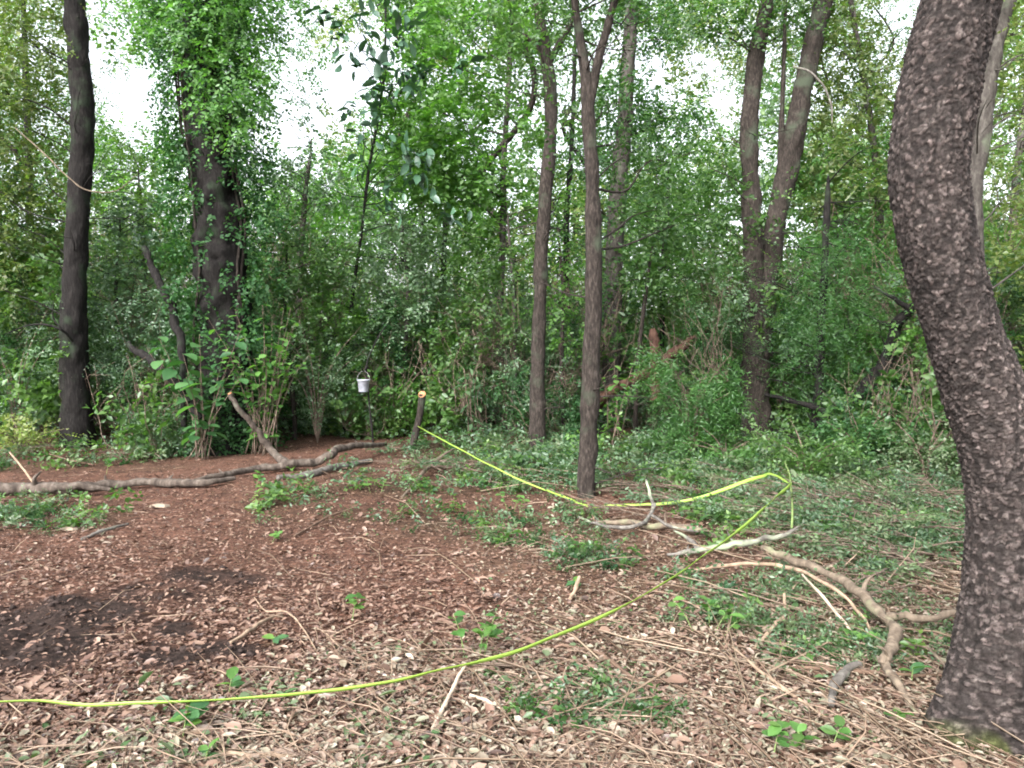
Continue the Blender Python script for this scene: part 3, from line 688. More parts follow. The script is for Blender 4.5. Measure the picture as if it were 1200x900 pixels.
for (cx_, cy_, Y_, r_) in ((215, 170, 11.8, .35), (208, 230, 11.8, .38), (212, 290, 11.8, .35), (300, 190, 11.8, .3), (306, 250, 11.9, .35), (305, 320, 11.8, .38), (222, 350, 11.6, .35), (290, 390, 11.6, .4), (205, 400, 11.9, .4), (200, 140, 12, .35), (310, 150, 12, .35)):
    clump(mb, at(cx_, cy_, Y_), r_, 34, .08, .055, 8, .28, .8)
part('vine_leaves', mb, M['dark'], rt, kind='stuff')
for q in range(9):
    a0 = RNG.uniform(0, 6.28); ii = np.linspace(2, len(ln) - 10, 14).astype(int)
    pts = [ln[k_] + np.array([math.cos(a0 + .12 * e + RNG.normal() * .15), math.sin(a0 + .12 * e + RNG.normal() * .15), 0]) * RNG.uniform(.34, .44) for e, k_ in enumerate(ii)]
    tube(vb, pts, [.03, .02, .015], 60, 6, .1, 10, q)
part('vines', vb, M['bark_brown'], rt, kind='stuff')
# -- twin-stemmed tree
rt, ln = tree('twin_trunk_tree', 'pair of dark stems rising as a V from one base beside feathery green foliage',
     [([(886, 505), (885, 440), (884, 380), (883, 300), (880, 220), (879, 150), (882, 90), (891, 40), (903, -20)], [40, 36, 30, 26, 24, 23, 22, 20, 18]),
      ([(892, 420), (896, 360), (903, 300), (913, 240), (927, 180), (938, 120), (951, 60), (966, 0), (978, -40)], [26, 25, 27, 27, 27, 26, 25, 24, 22]),
      ([(905, 290), (914, 200), (916, 140), (918, 90)], [9, 9, 8, 6])],
     12.6, 'bark_brown', [(850, 25, 12.4, .6), (805, 15, 12.5, .6), (820, 190, 12.7, .5), (850, 235, 12.6, .5), (800, 250, 13, .6), (930, 20, 12.8, .45), (870, 180, 12.9, .3), (905, -20, 12.5, .9), (840, 290, 12.6, .55), (790, 320, 13, .5), (842, 340, 12.8, .4), (900, 250, 12.0, .2)],
     'mid', dens=1.0, top=3, bump=.2)
mb = MB()
for q in range(420):
    c = ln[RNG.integers(4, len(ln) - 4)]
    if c[2] > 4.2 or RNG.random() < .6: continue
    a = RNG.uniform(0, 6.28); p = c + np.array([math.cos(a) * .22, math.sin(a) * .22, RNG.normal() * .2])
    sprays(mb, p[None], np.array([[math.cos(a), math.sin(a), 0]]), .06, .04, 7, .3, .4)
part('vine_leaves', mb, M['mid'], rt, kind='stuff')
# -- ivy trunk behind the forked tree
tree('ivy_trunk_tree', 'dull grey trunk just right of the slender forked tree, ivy leaves climbing it',
     [([(717, 470), (717, 400), (719, 330), (722, 260), (728, 190), (734, 110), (738, 40), (742, -20)], [24, 24, 24, 24, 23, 20, 18, 17])],
     14.5, 'bark_grey', [(735, 110, 14.2, .6), (705, 170, 14.6, .5), (760, 150, 14.7, .6), (712, 340, 14.1, .25), (728, 400, 14.1, .28), (740, 60, 14.4, .6), (790, 130, 14.8, .5), (760, 20, 14.5, .8), (708, 250, 14.2, .2), (735, 300, 14.1, .22)],
     'dark', dens=1.1, top=4)
# -- young tree with bright leaves
tree('bright_leaf_tree', 'young tree with fresh light green leaves left of centre and a thin trunk',
     [([(590, 470), (586, 400), (587, 330), (590, 260), (590, 200), (594, 130), (598, 60), (600, -20)], [9, 9, 9, 9, 8, 8, 7, 6])],
     14.2, 'bark_grey', [(490, 140, 13.6, .6), (525, 85, 13.8, .6), (550, 190, 13.7, .65), (505, 215, 13.6, .6), (545, 255, 13.9, .55), (470, 190, 13.8, .4), (580, 120, 14.2, .4), (590, 30, 14.2, .6), (520, 20, 13.9, .7), (475, 50, 13.8, .4), (600, 230, 14.4, .5), (560, 310, 14.2, .4), (500, 180, 13.2, .5), (530, 140, 13.4, .5), (455, 110, 13.6, .4), (620, 150, 14.0, .4)],
     'bright', dens=1.1, top=2, ll=.12, lw=.075)
# -- pale tree behind the scaly one
tree('pale_trunk_tree', 'pale grey trunk partly hidden behind the thick scaly trunk at the right',
     [([(1142, 430), (1142, 360), (1142, 290), (1140, 225), (1148, 170), (1156, 110), (1166, 55), (1184, 0), (1196, -40)], [24, 24, 23, 24, 24, 22, 20, 18, 16]),
      ([(1140, 240), (1136, 210), (1131, 180), (1128, 150)], [12, 11, 10, 8])],
     8.6, 'bark_grey', [(1185, 130, 8.8, .35), (1200, 220, 8.9, .4), (1180, 310, 9.2, .4), (1195, 40, 8.7, .4), (1240, 120, 8.8, .8), (1250, 280, 8.8, .8), (1175, 400, 9.4, .35), (1210, -50, 8.5, .8)],
     'yellow', dens=.9, ll=.07, lw=.042, top=2.5)
# -- yellowish tree right of the twin trunks
tree('yellow_green_tree', 'loose yellowish green tree between the twin stems and the thick scaly trunk',
     [([(1040, 480), (1038, 400), (1034, 320), (1030, 240), (1024, 170), (1012, 90), (1000, 20), (992, -40)], [13, 12, 11, 10, 9, 8, 7, 6])],
     13.2, 'bark_grey', [(1000, 120, 12.8, .6), (1030, 170, 13, .5), (970, 170, 12.8, .5), (1000, 215, 12.8, .6), (1040, 90, 13, .5), (985, 60, 13, .6), (960, 230, 13, .5), (1045, 240, 13, .5), (1000, 10, 13, .7), (1030, 290, 13.3, .5), (960, 110, 13.4, .4)],
     'yellow', dens=1.15, top=2)
# -- feathery green tree behind the twin trunks
tree('feathery_tree', 'soft feathery green tree filling the space right of the twin stems',
     [([(955, 500), (960, 440), (962, 380), (966, 320), (968, 270), (970, 230)], [12, 12, 11, 10, 9, 7])],
     11.4, 'bark_dark', [(975, 330, 11, .6), (1005, 380, 11, .55), (955, 370, 11.2, .4), (985, 300, 11.2, .5), (962, 420, 11, .42), (1025, 340, 11.3, .45), (940, 310, 11.6, .35), (1000, 445, 11.4, .32), (925, 395, 11.9, .35), (935, 440, 11.6, .32), (865, 320, 12.2, .3), (862, 400, 12.2, .25), (845, 370, 12.9, .5), (850, 430, 12.9, .45), (830, 400, 12.7, .4)],
     'feather', dens=1.5, ll=.06, lw=.013, J=16, span=.42, droop=.45, top=.3)
# -- slim background trunks
slim = [('thin grey trunk under the open patch of sky at upper left', [(350, 470), (350, 380), (352, 300), (357, 240), (359, 215), (362, 195), (364, 180)], [8, 8, 8, 7, 6, 5, 3], 15.5, 'bark_grey', [(366, 172, 15.2, .26), (340, 190, 15.2, .2), (350, 210, 15.2, .35), (320, 205, 15.2, .4), (395, 225, 15.5, .45), (330, 255, 15.6, .5)], 'cool'),
        ('thin dark trunk just left of the ivy clad grey trunk', [(662, 470), (662, 400), (664, 330), (664, 260), (668, 200), (672, 120)], [10, 10, 9, 8, 7, 6], 16, 'bark_dark', [(665, 290, 15.8, .5), (690, 200, 16, .6), (650, 250, 16, .5)], 'dark'),
        ('thin pale sapling trunk left of the vine clad trunk', [(168, 460), (168, 390), (169, 330), (168, 290), (166, 250), (163, 215)], [7, 7, 7, 6, 5, 3], 14.5, 'bark_grey', [(160, 250, 14.3, .6), (180, 190, 14.4, .5), (140, 280, 14.5, .6), (190, 290, 14.3, .5), (150, 170, 14.8, .3)], 'mid'),
        ('thin trunk with broad leaves between the ivy clad trunk and the twin stems', [(775, 470), (775, 400), (776, 340), (780, 270), (784, 200)], [9, 9, 8, 7, 6], 15.2, 'bark_dark', [(775, 300, 15, .55), (800, 350, 15, .5), (760, 360, 15, .45), (820, 130, 15.5, .5), (830, 300, 15, .5)], 'mid'),
        ('leaning grey trunk beyond the far right edge of the clearing', [(1178, 470), (1180, 380), (1186, 290), (1192, 200), (1204, 100)], [12, 12, 11, 10, 9], 13.5, 'bark_grey', [(1180, 260, 13.5, .7), (1190, 350, 13.2, .7), (1200, 180, 13.5, .6), (1165, 130, 13.8, .5), (1170, 40, 13.5, .6)], 'mid'),
        ('dim slender trunk behind the dark trunk at far left', [(42, 470), (40, 380), (36, 290), (34, 200), (30, 80)], [11, 11, 10, 9, 8], 16.5, 'bark_dark', [(40, 300, 16.2, .8), (10, 360, 16, .8), (60, 360, 16.2, .7), (70, 180, 16.8, .5)], 'mid'),
        ('thin trunk half hidden in leaves left of the brown stub branched trunk', [(520, 470), (518, 380), (520, 300), (524, 220)], [8, 8, 7, 6], 16, 'bark_dark', [(510, 320, 15.6, .6), (540, 350, 15.6, .6), (480, 330, 15.5, .6), (480, 280, 15.8, .6), (440, 300, 16, .5), (600, 350, 15.5, .5)], 'cool')]
slim += [('thin leaning sapling with hanging leaves just right of the forked tree', [(745, 480), (748, 420), (756, 350), (764, 290), (770, 240)], [6, 6, 5, 4, 3], 13.6, 'bark_brown', [(765, 265, 13.4, .5), (745, 310, 13.4, .45), (790, 310, 13.5, .5), (770, 200, 13.6, .45), (740, 230, 13.6, .4)], 'mid'),
         ('leafy sapling between the stub branched trunk and the forked tree', [(660, 490), (658, 420), (660, 340), (655, 280)], [6, 6, 5, 3], 13.2, 'bark_brown', [(660, 300, 13, .4), (655, 350, 13, .4), (668, 390, 13, .35), (650, 240, 13.2, .4)], 'bright'),
         ('leafy sapling crowding the left side of the stub branched trunk', [(600, 490), (604, 420), (602, 340), (596, 270)], [6, 6, 5, 3], 13.4, 'bark_grey', [(600, 300, 13.2, .5), (580, 350, 13.2, .5), (560, 300, 13.3, .5), (612, 380, 13.2, .35), (545, 385, 13.4, .5)], 'mid'),
         ('sapling with pale fine leaves above the cut stump', [(470, 490), (474, 420), (478, 340), (472, 270)], [6, 6, 5, 3], 13.8, 'bark_grey', [(470, 300, 13.5, .55), (500, 270, 13.6, .5), (450, 260, 13.6, .4), (500, 350, 13.5, .5), (455, 370, 13.6, .5), (430, 330, 13.8, .45)], 'cool'),
         ('sapling with drooping leaves between the dark trunk and the vine clad trunk', [(140, 490), (140, 420), (136, 340), (140, 270)], [6, 6, 5, 3], 13.4, 'bark_dark', [(140, 300, 13.2, .55), (170, 340, 13.2, .5), (120, 350, 13.3, .5), (175, 260, 13.4, .5), (130, 240, 13.4, .4), (190, 400, 13.2, .45), (130, 410, 13.2, .45)], 'cool'),
         ('sapling with soft light leaves right of the vine clad trunk', [(345, 490), (340, 430), (334, 370), (336, 300)], [6, 6, 5, 3], 13.0, 'bark_brown', [(335, 320, 12.8, .5), (365, 350, 12.8, .5), (330, 270, 13, .45), (380, 300, 13, .5), (390, 370, 12.9, .45), (355, 400, 12.8, .4)], 'mid'),
         ('slim sapling with pale leaves just right of the twin stems', [(1000, 500), (1004, 430), (998, 350), (990, 270)], [6, 6, 5, 3], 13.0, 'bark_grey', [(975, 270, 12.6, .5), (1010, 250, 12.8, .5), (1035, 300, 12.8, .5), (950, 200, 12.8, .4), (1040, 190, 12.8, .45)], 'bright')]
for lab, pts, wd, Y_, bk, cl, lf in slim:
    tree('slim_tree', lab, [(pts, wd)], Y_, bk, cl, lf, group='slim trunks among the brush', dens=1.0, top=.3 if pts[-1][1] > 130 else 2.5, gap=0 if pts[0][0] == 350 else 1.0)
# -- far trees standing in the wood: one kind copied
def copy_tree(o, parent=None):
    c = o.copy(); COL.objects.link(c); c.parent = parent
    for ch in o.children: copy_tree(ch, c)
    return c
far_spots = [(262, 24), (20, 27), (470, 25), (545, 29), (612, 22), (700, 27), (965, 25), (1030, 30), (1100, 22), (1215, 25), (-60, 23)]
def far_tree(seed):
    rs = np.random.default_rng(seed); root = thing('far_tree', (0, 0, 0), 'far thin trunked tree in the woods behind the brush', 'tree', 'far trees in the woods')
    mb = MB(); P = [np.array([rs.normal() * .12 * k_, rs.normal() * .12 * k_, -.15 + k_ * 1.55]) for k_ in range(10)]
    ln_ = tube(mb, P, [.13, .11, .085, .055, .02], 60, 12, .12, 5, seed); cb, bb = MB(), MB()
    for q in range(16):
        a = rs.uniform(0, 6.28); zz_ = rs.uniform(6.5, 14.5); d = rs.uniform(.4, 1.3); c = np.array([math.cos(a) * d, math.sin(a) * d, zz_])
        b_ = ln_[np.argmin(np.abs(ln_[:, 2] - zz_ + .6))]; branch(bb, b_, c, .035, q); clump(cb, c, .7, 30, .11, .07, 8, .4, gap=0)
    part('trunk', mb, M['bark_brown'], root); part('branches', bb, M['bark_brown'], root, kind='stuff'); part('crown', cb, M['mid'], root, kind='stuff')
    return root
protos = [far_tree(3), far_tree(8)]
for q, (px_, Y_) in enumerate(far_spots):
    o = protos[q] if q < 2 else copy_tree(protos[q % 2])
    p = at(px_, 410, Y_); o.location = (p[0], p[1], hz(p[0], p[1])); o.rotation_euler = (0, 0, q * 1.7); s_ = .85 + .3 * ((q * 37) % 10) / 10; o.scale = (s_, s_, s_)

# -- magnolia with big glossy leaves, each one a part
def big_leaf_mesh(name, L, W, mat, bend=.18):
    t = np.array([0, .12, .35, .65, .88, 1.]); wv = np.array([.04, .45, .95, 1., .5, .02]) * W * .5
    mb = MB(); z = -bend * L * t ** 2; V = []
    for k_ in range(6):
        V += [(t[k_] * L, -wv[k_], z[k_] + wv[k_] * .3), (t[k_] * L, 0, z[k_]), (t[k_] * L, wv[k_], z[k_] + wv[k_] * .3)]
    Fq = [[3 * k_, 3 * k_ + 3, 3 * k_ + 4, 3 * k_ + 1] for k_ in range(5)] + [[3 * k_ + 1, 3 * k_ + 4, 3 * k_ + 5, 3 * k_ + 2] for k_ in range(5)]
    mb.add(np.array(V), [np.array(Fq)]); V, F = mb.arrays(); return mesh_from(name, V, F, mat)
from mathutils import Matrix, Vector
def place_leaf(me, root, p, axis, up, s=1.0):
    a = Vector(axis).normalized(); u = Vector(up); sd = u.cross(a)
    if sd.length < 1e-3: sd = Vector((0, 1, 0))
    sd.normalize(); u = a.cross(sd)
    o = link('leaf', me, root); l = Vector(p) - root.location
    o.matrix_local = Matrix(((a.x * s, sd.x * s, u.x * s, l.x), (a.y * s, sd.y * s, u.y * s, l.y), (a.z * s, sd.z * s, u.z * s, l.z), (0, 0, 0, 1)))
    return o
rt, ln = tree('magnolia_tree', 'tree with large dark glossy leaves hanging beside the bright sky at upper left', [([(404, 490), (406, 420), (414, 340), (424, 270), (432, 200), (446, 120), (452, 40), (450, -40)], [5, 5, 5, 4, 4, 4, 3, 3])], 13.6, 'bark_dark', top=1.0)
MAG = [big_leaf_mesh('leaf', .21, .09, M['magnolia']), big_leaf_mesh('leaf', .19, .085, M['magnolia'], .35), big_leaf_mesh('leaf', .17, .08, M['magnolia'], .05)]
mag_spots = [(432, 45), (445, 70), (460, 50), (470, 80), (450, 95), (435, 110), (480, 105), (495, 85), (540, 75), (415, 130), (425, 155), (455, 165), (470, 195), (480, 175), (492, 205), (465, 215), (445, 130), (408, 70), (420, 20), (455, 15), (395, 35), (500, 180), (455, 240), (520, 250), (380, 15), (475, 30), (425, 190), (470, 140)]
bb = MB(); nleaf = 0
for q, (cx, cy) in enumerate(mag_spots):
    c = at(cx, cy, 11.6 + .6 * RNG.random()); b_ = ln[np.argmin(np.linalg.norm(ln - (c - np.array([0, 0, .25])), axis=1))]
    branch(bb, b_, c, .010, q, sag=.03); d = unit(c - b_)
    for k_ in range(11):
        if nleaf >= 295: break
        a = RNG.normal(size=3) * .7 + d * .5 + np.array([0, 0, -.35]); nleaf += 1
        place_leaf(MAG[RNG.integers(3)], rt, c + RNG.normal(size=3) * .09, a, RNG.normal(size=3) * .4 + np.array([0, 0, 1]), RNG.uniform(.85, 1.35))
part('branches', bb, M['bark_dark'], rt, kind='stuff')

# ------------------------------------------------------------------ shrubs one can tell apart
def leafy_shrub(name, label, px, py, Y, n_stems, h, spread, leafme, per, cat='shrub', stem_mat='twig', s0=1.0, sr=.008, droop=.15):
    p = at(px, py, Y); base = np.array([p[0], p[1], hz(p[0], p[1])]); root = thing(name, base, label, cat); sb = MB()
    for q in range(n_stems):
        a = q * 2.4 + RNG.uniform(-.4, .4); L = h * RNG.uniform(.6, 1.05)
        tip = base + np.array([math.cos(a) * spread * RNG.uniform(.3, 1), math.sin(a) * spread * RNG.uniform(.3, 1), L])
        C = tube(sb, [base + RNG.normal(size=3) * np.array([.13, .13, 0]), base * .45 + tip * .55 + np.array([0, 0, .1 * h]), tip], [sr, sr * .7, sr * .4], 16, 6)
        for k_ in range(per):
            t = .12 + .88 * (k_ + 1) / per; c = C[min(15, int(t * 15))]; b = a + k_ * 2.4
            ax = np.array([math.cos(b), math.sin(b), RNG.uniform(-.35, .25) - droop]); place_leaf(leafme[RNG.integers(len(leafme))], root, c, ax, np.array([RNG.normal() * .25, RNG.normal() * .25, 1]), s0 * RNG.uniform(.65, 1.15))
    part('stems', sb, M[stem_mat], root, kind='stuff'); return root
BIG = [big_leaf_mesh('leaf', .26, .17, M['big'], .25), big_leaf_mesh('leaf', .22, .15, M['big'], .1)]
BRO = [big_leaf_mesh('leaf', .14, .09, M['feather'], .2), big_leaf_mesh('leaf', .12, .08, M['feather'], .1)]
RHO = [big_leaf_mesh('leaf', .24, .06, M['cool'], .2), big_leaf_mesh('leaf', .2, .055, M['cool'], .3)]
leafy_shrub('big_leaf_shrub', 'shrub with large soft drooping leaves at the foot of the vine clad trunk', 238, 500, 11.0, 13, 1.75, .75, BIG, 7)
leafy_shrub('broad_leaf_shrub', 'fresh green leafy shrub just right of the vine clad trunk', 312, 500, 11.4, 24, 2.1, .85, BRO, 12)
leafy_shrub('long_leaf_shrub', 'bluish green shrub with long narrow whorled leaves left of the stub branched trunk', 552, 500, 12.4, 5, 1.35, .3, RHO, 9)
leafy_shrub('broad_leaf_shrub', 'leafy bright shrub at the foot of the grey ivy clad trunk', 722, 500, 12.6, 9, 1.6, .5, BRO, 9)
def soft_shrub(name, label, px, py, Y, h, r, mat, n, ll, lw, J=9, span=.3, droop=.3, stems=8):
    p = at(px, py, Y); base = np.array([p[0], p[1], hz(p[0], p[1])]); root = thing(name, base, label, 'shrub')
    mb, sb = MB(), MB(); P, D = [], []
    for q in range(stems):
        a = q * 2.4 + RNG.uniform(-.5, .5); sp = r * RNG.uniform(.3, 1); hh = h * RNG.uniform(.55, 1.05)
        tip = base + np.array([math.cos(a) * sp, math.sin(a) * sp, hh]); C = tube(sb, [base, base * .5 + tip * .5 + np.array([-math.cos(a) * sp * .2, -math.sin(a) * sp * .2, .12 * h]), tip], [.012, .008, .004], 14, 5)
        k_ = RNG.integers(3, 14, n // stems); P.append(C[k_] + rnd(len(k_)) * .05); D.append(unit(rnd(len(k_)) * .6 + np.array([math.cos(a), math.sin(a), .3])))
    sprays(mb, np.vstack(P), np.vstack(D), ll, lw, J, span, droop)
    part('stems', sb, M['twig'], root, kind='stuff'); part('foliage', mb, M[mat], root, kind='stuff')
soft_shrub('feathery_shrub', 'bright feathery green shrub arching before the twin stemmed tree', 812, 520, 10.8, 1.75, .8, 'feather', 460, .085, .018, 16, .46, .75, 14)
soft_shrub('drooping_shrub', 'low feathery shrub spreading at the foot of the twin stemmed tree', 850, 560, 10.4, .5, .7, 'feather', 200, .07, .018, 12, .4, .6, 12)
soft_shrub('fine_leaf_shrub', 'fine leaved grey green shrub left of the thick dark trunk at far left', 20, 500, 12.4, 2.1, .9, 'cool', 300, .05, .03)
soft_shrub('fine_leaf_shrub', 'fine leaved shrub filling the gap between the dark trunk and the vine clad trunk', 160, 500, 13.0, 2.3, .9, 'cool', 320, .05, .03)
soft_shrub('dark_leaf_shrub', 'dark green rounded shrub behind the cut stump', 480, 490, 14.0, 2.4, 1.1, 'dark', 420, .075, .045)
soft_shrub('dark_leaf_shrub', 'dark green shrub beneath the leaning dark branch at right', 1010, 530, 9.6, .95, .7, 'dark', 240, .06, .036)
soft_shrub('low_dark_shrub', 'low dark leafy shrub hiding the foot of the crooked dead branch at right', 945, 545, 8.7, .75, .7, 'mid', 240, .055, .034)
soft_shrub('yellow_leaf_shrub', 'pale yellowish low shrub at the left edge behind the fallen log', 25, 540, 11.6, .55, .9, 'yellow', 160, .06, .035, 8, .3, .2)
soft_shrub('twiggy_shrub', 'thin grey green shrub with many dry stems left of the hanging bucket', 372, 500, 12.6, 2.1, .9, 'cool', 300, .055, .03, 8, .28, .3, 9)
soft_shrub('light_leaf_shrub', 'pale green shrub between the feathery foliage and the thick scaly trunk', 1085, 540, 8.6, .8, .5, 'wilt', 160, .05, .03)

# ------------------------------------------------------------------ fallen and leaning wood
def wood(name, label, cat, runs, mat, cap_mat=None, bump=.2, group=None, ends=(), knots=0, kinky=1.0):
    """runs: list of (list of 3D points, radii m). First run is the body, the others branch off it"""
    base = np.array(runs[0][0][0]); root = None
    rs = np.random.default_rng(len(label) * 13 + int(abs(base[0]) * 100))
    def kink(pts, rad):
        P_ = np.asarray(pts, float); m_ = (len(P_) - 1) * 3 + 1; Q_ = spline(P_, m_) if len(P_) > 2 else np.linspace(P_[0], P_[-1], m_)
        q_ = np.interp(np.linspace(0, 1, m_), np.linspace(0, 1, len(rad)), rad); j_ = rs.normal(size=(m_, 3)) * np.minimum(q_, .05)[:, None] * .28 * kinky; j_[0] = 0; j_[-1] = 0
        return list(Q_ + j_), list(q_ * (1 + .06 * kinky * rs.normal(size=m_)).clip(.75, 1.3))
    runs = [kink(*r_) for r_ in runs]
    if knots:
        P_, q_ = runs[0]
        for e in range(knots):
            k_ = rs.integers(2, len(P_) - 1); d_ = rs.normal(size=3); d_[2] = abs(d_[2]) * .8; d_ = d_ / np.linalg.norm(d_); L_ = rs.uniform(1.2, 3.5) * q_[k_] + .04
            runs.append(([P_[k_], P_[k_] + d_ * L_ * .5 + rs.normal(size=3) * L_ * .08, P_[k_] + d_ * L_ + rs.normal(size=3) * L_ * .12], [q_[k_] * .5, q_[k_] * .35, q_[k_] * .12]))
    if len(runs) == 1 and not ends:
        mb = MB(); tube(mb, runs[0][0], runs[0][1], max(14, 9 * len(runs[0][0])), 10, bump, 14, len(label)); return single(name, mb, M[mat], base, label, cat, group)
    root = thing(name, base, label, cat, group)
    for k_, (pts, rad) in enumerate(runs):
        mb = MB(); tube(mb, pts, rad, max(14, 9 * len(pts)), 12 if k_ == 0 else 8, bump, 14, len(label) + k_); part('main_stem' if k_ == 0 else 'side_branch', mb, M[mat], root)
    for p, d, r in ends:
        mb = MB(); d = unit(np.asarray(d)); p = np.asarray(p); tube(mb, [p - d * .01, p + d * .008], [r, r * .97], 2, 14, .06, 30, 5, smooth=False); part('cut_end', mb, M['cut'], root)
    return root
G = gp
wood('fallen_log', 'long weathered log lying along the left side before the brush', 'log',
     [([G(-60, 577, .06), G(20, 573, .07), G(80, 572, .07), G(125, 568, .06), G(175, 565, .07), G(235, 566, .06), G(275, 560, .05)], [.06, .066, .062, .05, .045, .042, .025]), ([G(60, 574, .1), G(95, 570, .12), G(130, 574, .06)], [.04, .045, .02])], 'log', bump=.22, knots=4, kinky=.5)
wood('curved_branch', 'crooked fallen branch with an upright broken limb, right of the long log', 'branch',
     [([G(215, 566, .04), G(262, 556, .06), G(300, 549, .08), G(338, 545, .08), G(370, 541, .1), G(385, 533, .18), G(398, 526, .22), G(425, 522, .2), G(452, 520, .12)], [.025, .035, .043, .05, .052, .055, .05, .045, .025]),
      ([G(338, 545, .08), at(318, 528, 10.35), at(303, 508, 10.3), at(290, 490, 10.2), at(276, 474, 10.1), at(270, 462, 10.1)], [.06, .045, .04, .036, .032, .028])], 'log', bump=.2, knots=3, kinky=.6,
     ends=[(at(269.5, 461, 10.1), at(269, 459, 10.1) - at(276, 474, 10.1), .027)])
wood('pale_log', 'short pale rotten log lying just below the crooked fallen branch', 'log', [([G(325, 560, .03), G(360, 556, .04), G(400, 547, .04), G(435, 540, .03)], [.03, .04, .04, .03])], 'limb_grey', bump=.3)
wood('leaning_branch', 'dark leaning dead branch left of the vine clad trunk', 'branch', [([at(168, 290, 11.7), at(182, 320, 11.6), at(196, 350, 11.5), at(207, 385, 11.4), at(214, 430, 11.3), at(216, 500, 11.3)], [.04, .055, .06, .06, .055, .04])], 'bark_dark', bump=.35)
wood('leaning_branch', 'short dark broken log slanting across the foot of the vine clad trunk', 'branch', [([at(150, 402, 11.9), at(172, 420, 11.6), at(196, 440, 11.3), at(214, 455, 11.1), at(236, 490, 11.0)], [.04, .06, .065, .06, .04])], 'bark_dark', bump=.35)
wood('red_log', 'reddish leaning log with an upright stub behind the slender forked tree', 'log', [([G(690, 505, -.02), at(706, 466, 12.8), at(735, 450, 12.9), at(765, 432, 13), at(795, 410, 13.2), at(830, 385, 13.5)], [.075, .09, .095, .085, .08, .05]), ([at(768, 470, 12.95), at(768, 435, 13), at(767, 400, 13), at(765, 385, 13)], [.09, .1, .095, .06])], 'log_red', bump=.3, kinky=.25)
wood('leaning_branch', 'dark crooked dead branch leaning up behind the thick scaly trunk', 'branch',
     [([G(936, 535, -.04), at(958, 505, 11.35), at(978, 485, 11.22), at(1003, 466, 11.10), at(1028, 440, 10.98), at(1043, 412, 10.86), at(1050, 385, 10.74), at(1070, 360, 10.49), at(1100, 345, 10.25)], [.055, .085, .09, .095, .095, .09, .08, .055, .025]),
      ([at(1068, 364, 10.49), at(1048, 350, 10.49), at(1024, 336, 10.61)], [.035, .03, .015]), ([at(1050, 385, 10.74), at(1025, 375, 10.86), at(1003, 362, 10.98)], [.03, .02, .01]),
      ([at(978, 486, 11.22), at(950, 476, 11.22), at(922, 468, 11.35), at(896, 462, 11.47)], [.05, .045, .035, .02]), ([at(985, 480, 11.16), at(1000, 494, 11.10), at(1013, 502, 10.98)], [.04, .035, .02]), ([at(1028, 440, 10.98), at(1040, 446, 10.86), at(1052, 462, 10.74)], [.02, .014, .006]), ([at(1043, 412, 10.86), at(1034, 398, 10.92), at(1030, 376, 10.98)], [.018, .012, .005]), ([at(960, 503, 11.29), at(948, 488, 11.22), at(944, 470, 11.22)], [.018, .012, .005])], 'bark_dark', bump=.4, kinky=.6)
wood('hanging_vine', 'thin bare vine arching across the dark trunk at left', 'vine', [([at(18, 150, 12), at(50, 178, 11.9), at(75, 203, 11.8), at(100, 222, 11.8), at(135, 224, 11.8), at(160, 205, 12)], [.008, .010, .010, .010, .008, .004])], 'limb_tan', bump=.1)
wood('dead_twig', 'thin bare twig curving out from the dark trunk at left below the middle', 'branch', [([at(85, 400, 12.2), at(70, 385, 12), at(40, 380, 12), at(5, 392, 12)], [.02, .018, .014, .006]), ([at(72, 386, 12), at(62, 372, 12), at(63, 352, 12)], [.014, .012, .006])], 'bark_dark')
wood('bare_twig', 'pale bare twig arching beside the right stem of the twin trunks', 'branch', [([at(930, 78, 12.2), at(948, 84, 12.1), at(965, 100, 12.1), at(974, 125, 12.1), at(975, 145, 12.1)], [.02, .02, .018, .014, .008])], 'limb_grey', bump=.1)
# the cut stump with its fresh top
g0 = G(482, 530, -.03); tp = at(495, 462, g0[1]); mid = g0 * .5 + tp * .5 + np.array([.02, 0, 0])
wood('cut_stump', 'slim cut stump with a fresh orange sawn top', 'stump', [([g0, mid, tp], [.06, .05, .05])], 'bark_brown', bump=.15, kinky=.2, ends=[(tp + np.array([-.005, -.015, .0]), (-.25, -.75, .6), .060)])

# bucket hung on a dead sapling stub
p = at(426, 452, 11.6); root = thing('bucket', p - np.array([0, 0, .11]), 'small white plastic bucket hanging in the brush left of the cut stump', 'bucket')
mb = MB(); prof = [(.001, -.100), (.076, -.105), (.080, -.10), (.100, .085), (.108, .088), (.108, .105), (.100, .105), (.098, .098), (.076, -.085), (.001, -.088)]
a = np.linspace(0, 2 * math.pi, 28, endpoint=False); Vv = np.array([[r_ * math.cos(t), r_ * math.sin(t), z_] for r_, z_ in prof for t in a]) * .88 + p
k_ = np.arange(len(prof) - 1)[:, None] * 28; j_ = np.arange(28)[None]; Qb = np.stack([k_ + j_, k_ + (j_ + 1) % 28, k_ + 28 + (j_ + 1) % 28, k_ + 28 + j_], -1).reshape(-1, 4)
mb.add(Vv, [Qb]); part('body', mb, M['bucket'], root)
mb = MB(); tube(mb, [p + np.array([math.cos(t) * .095, 0, .08 + math.sin(t) * .14]) for t in np.linspace(0, math.pi, 9)], [.0022, .0022], 20, 6); part('handle', mb, M['wire'], root)
hk = p + np.array([0, 0, .225])
wood('dead_sapling', 'leaning dead sapling with a stub from which the white bucket hangs', 'sapling', [([np.array([hk[0] + .1, hk[1] + .25, hz(hk[0], hk[1]) - .05]), np.array([hk[0] + .06, hk[1] + .16, .7]), hk + np.array([.03, .1, .05]), hk + np.array([.16, .22, .45]), hk + np.array([.38, .3, .8])], [.016, .016, .015, .012, .005]), ([hk + np.array([.03, .1, .06]), hk + np.array([.005, .02, -.012]), hk + np.array([-.01, -.06, .03])], [.02, .014, .01])], 'bark_dark')

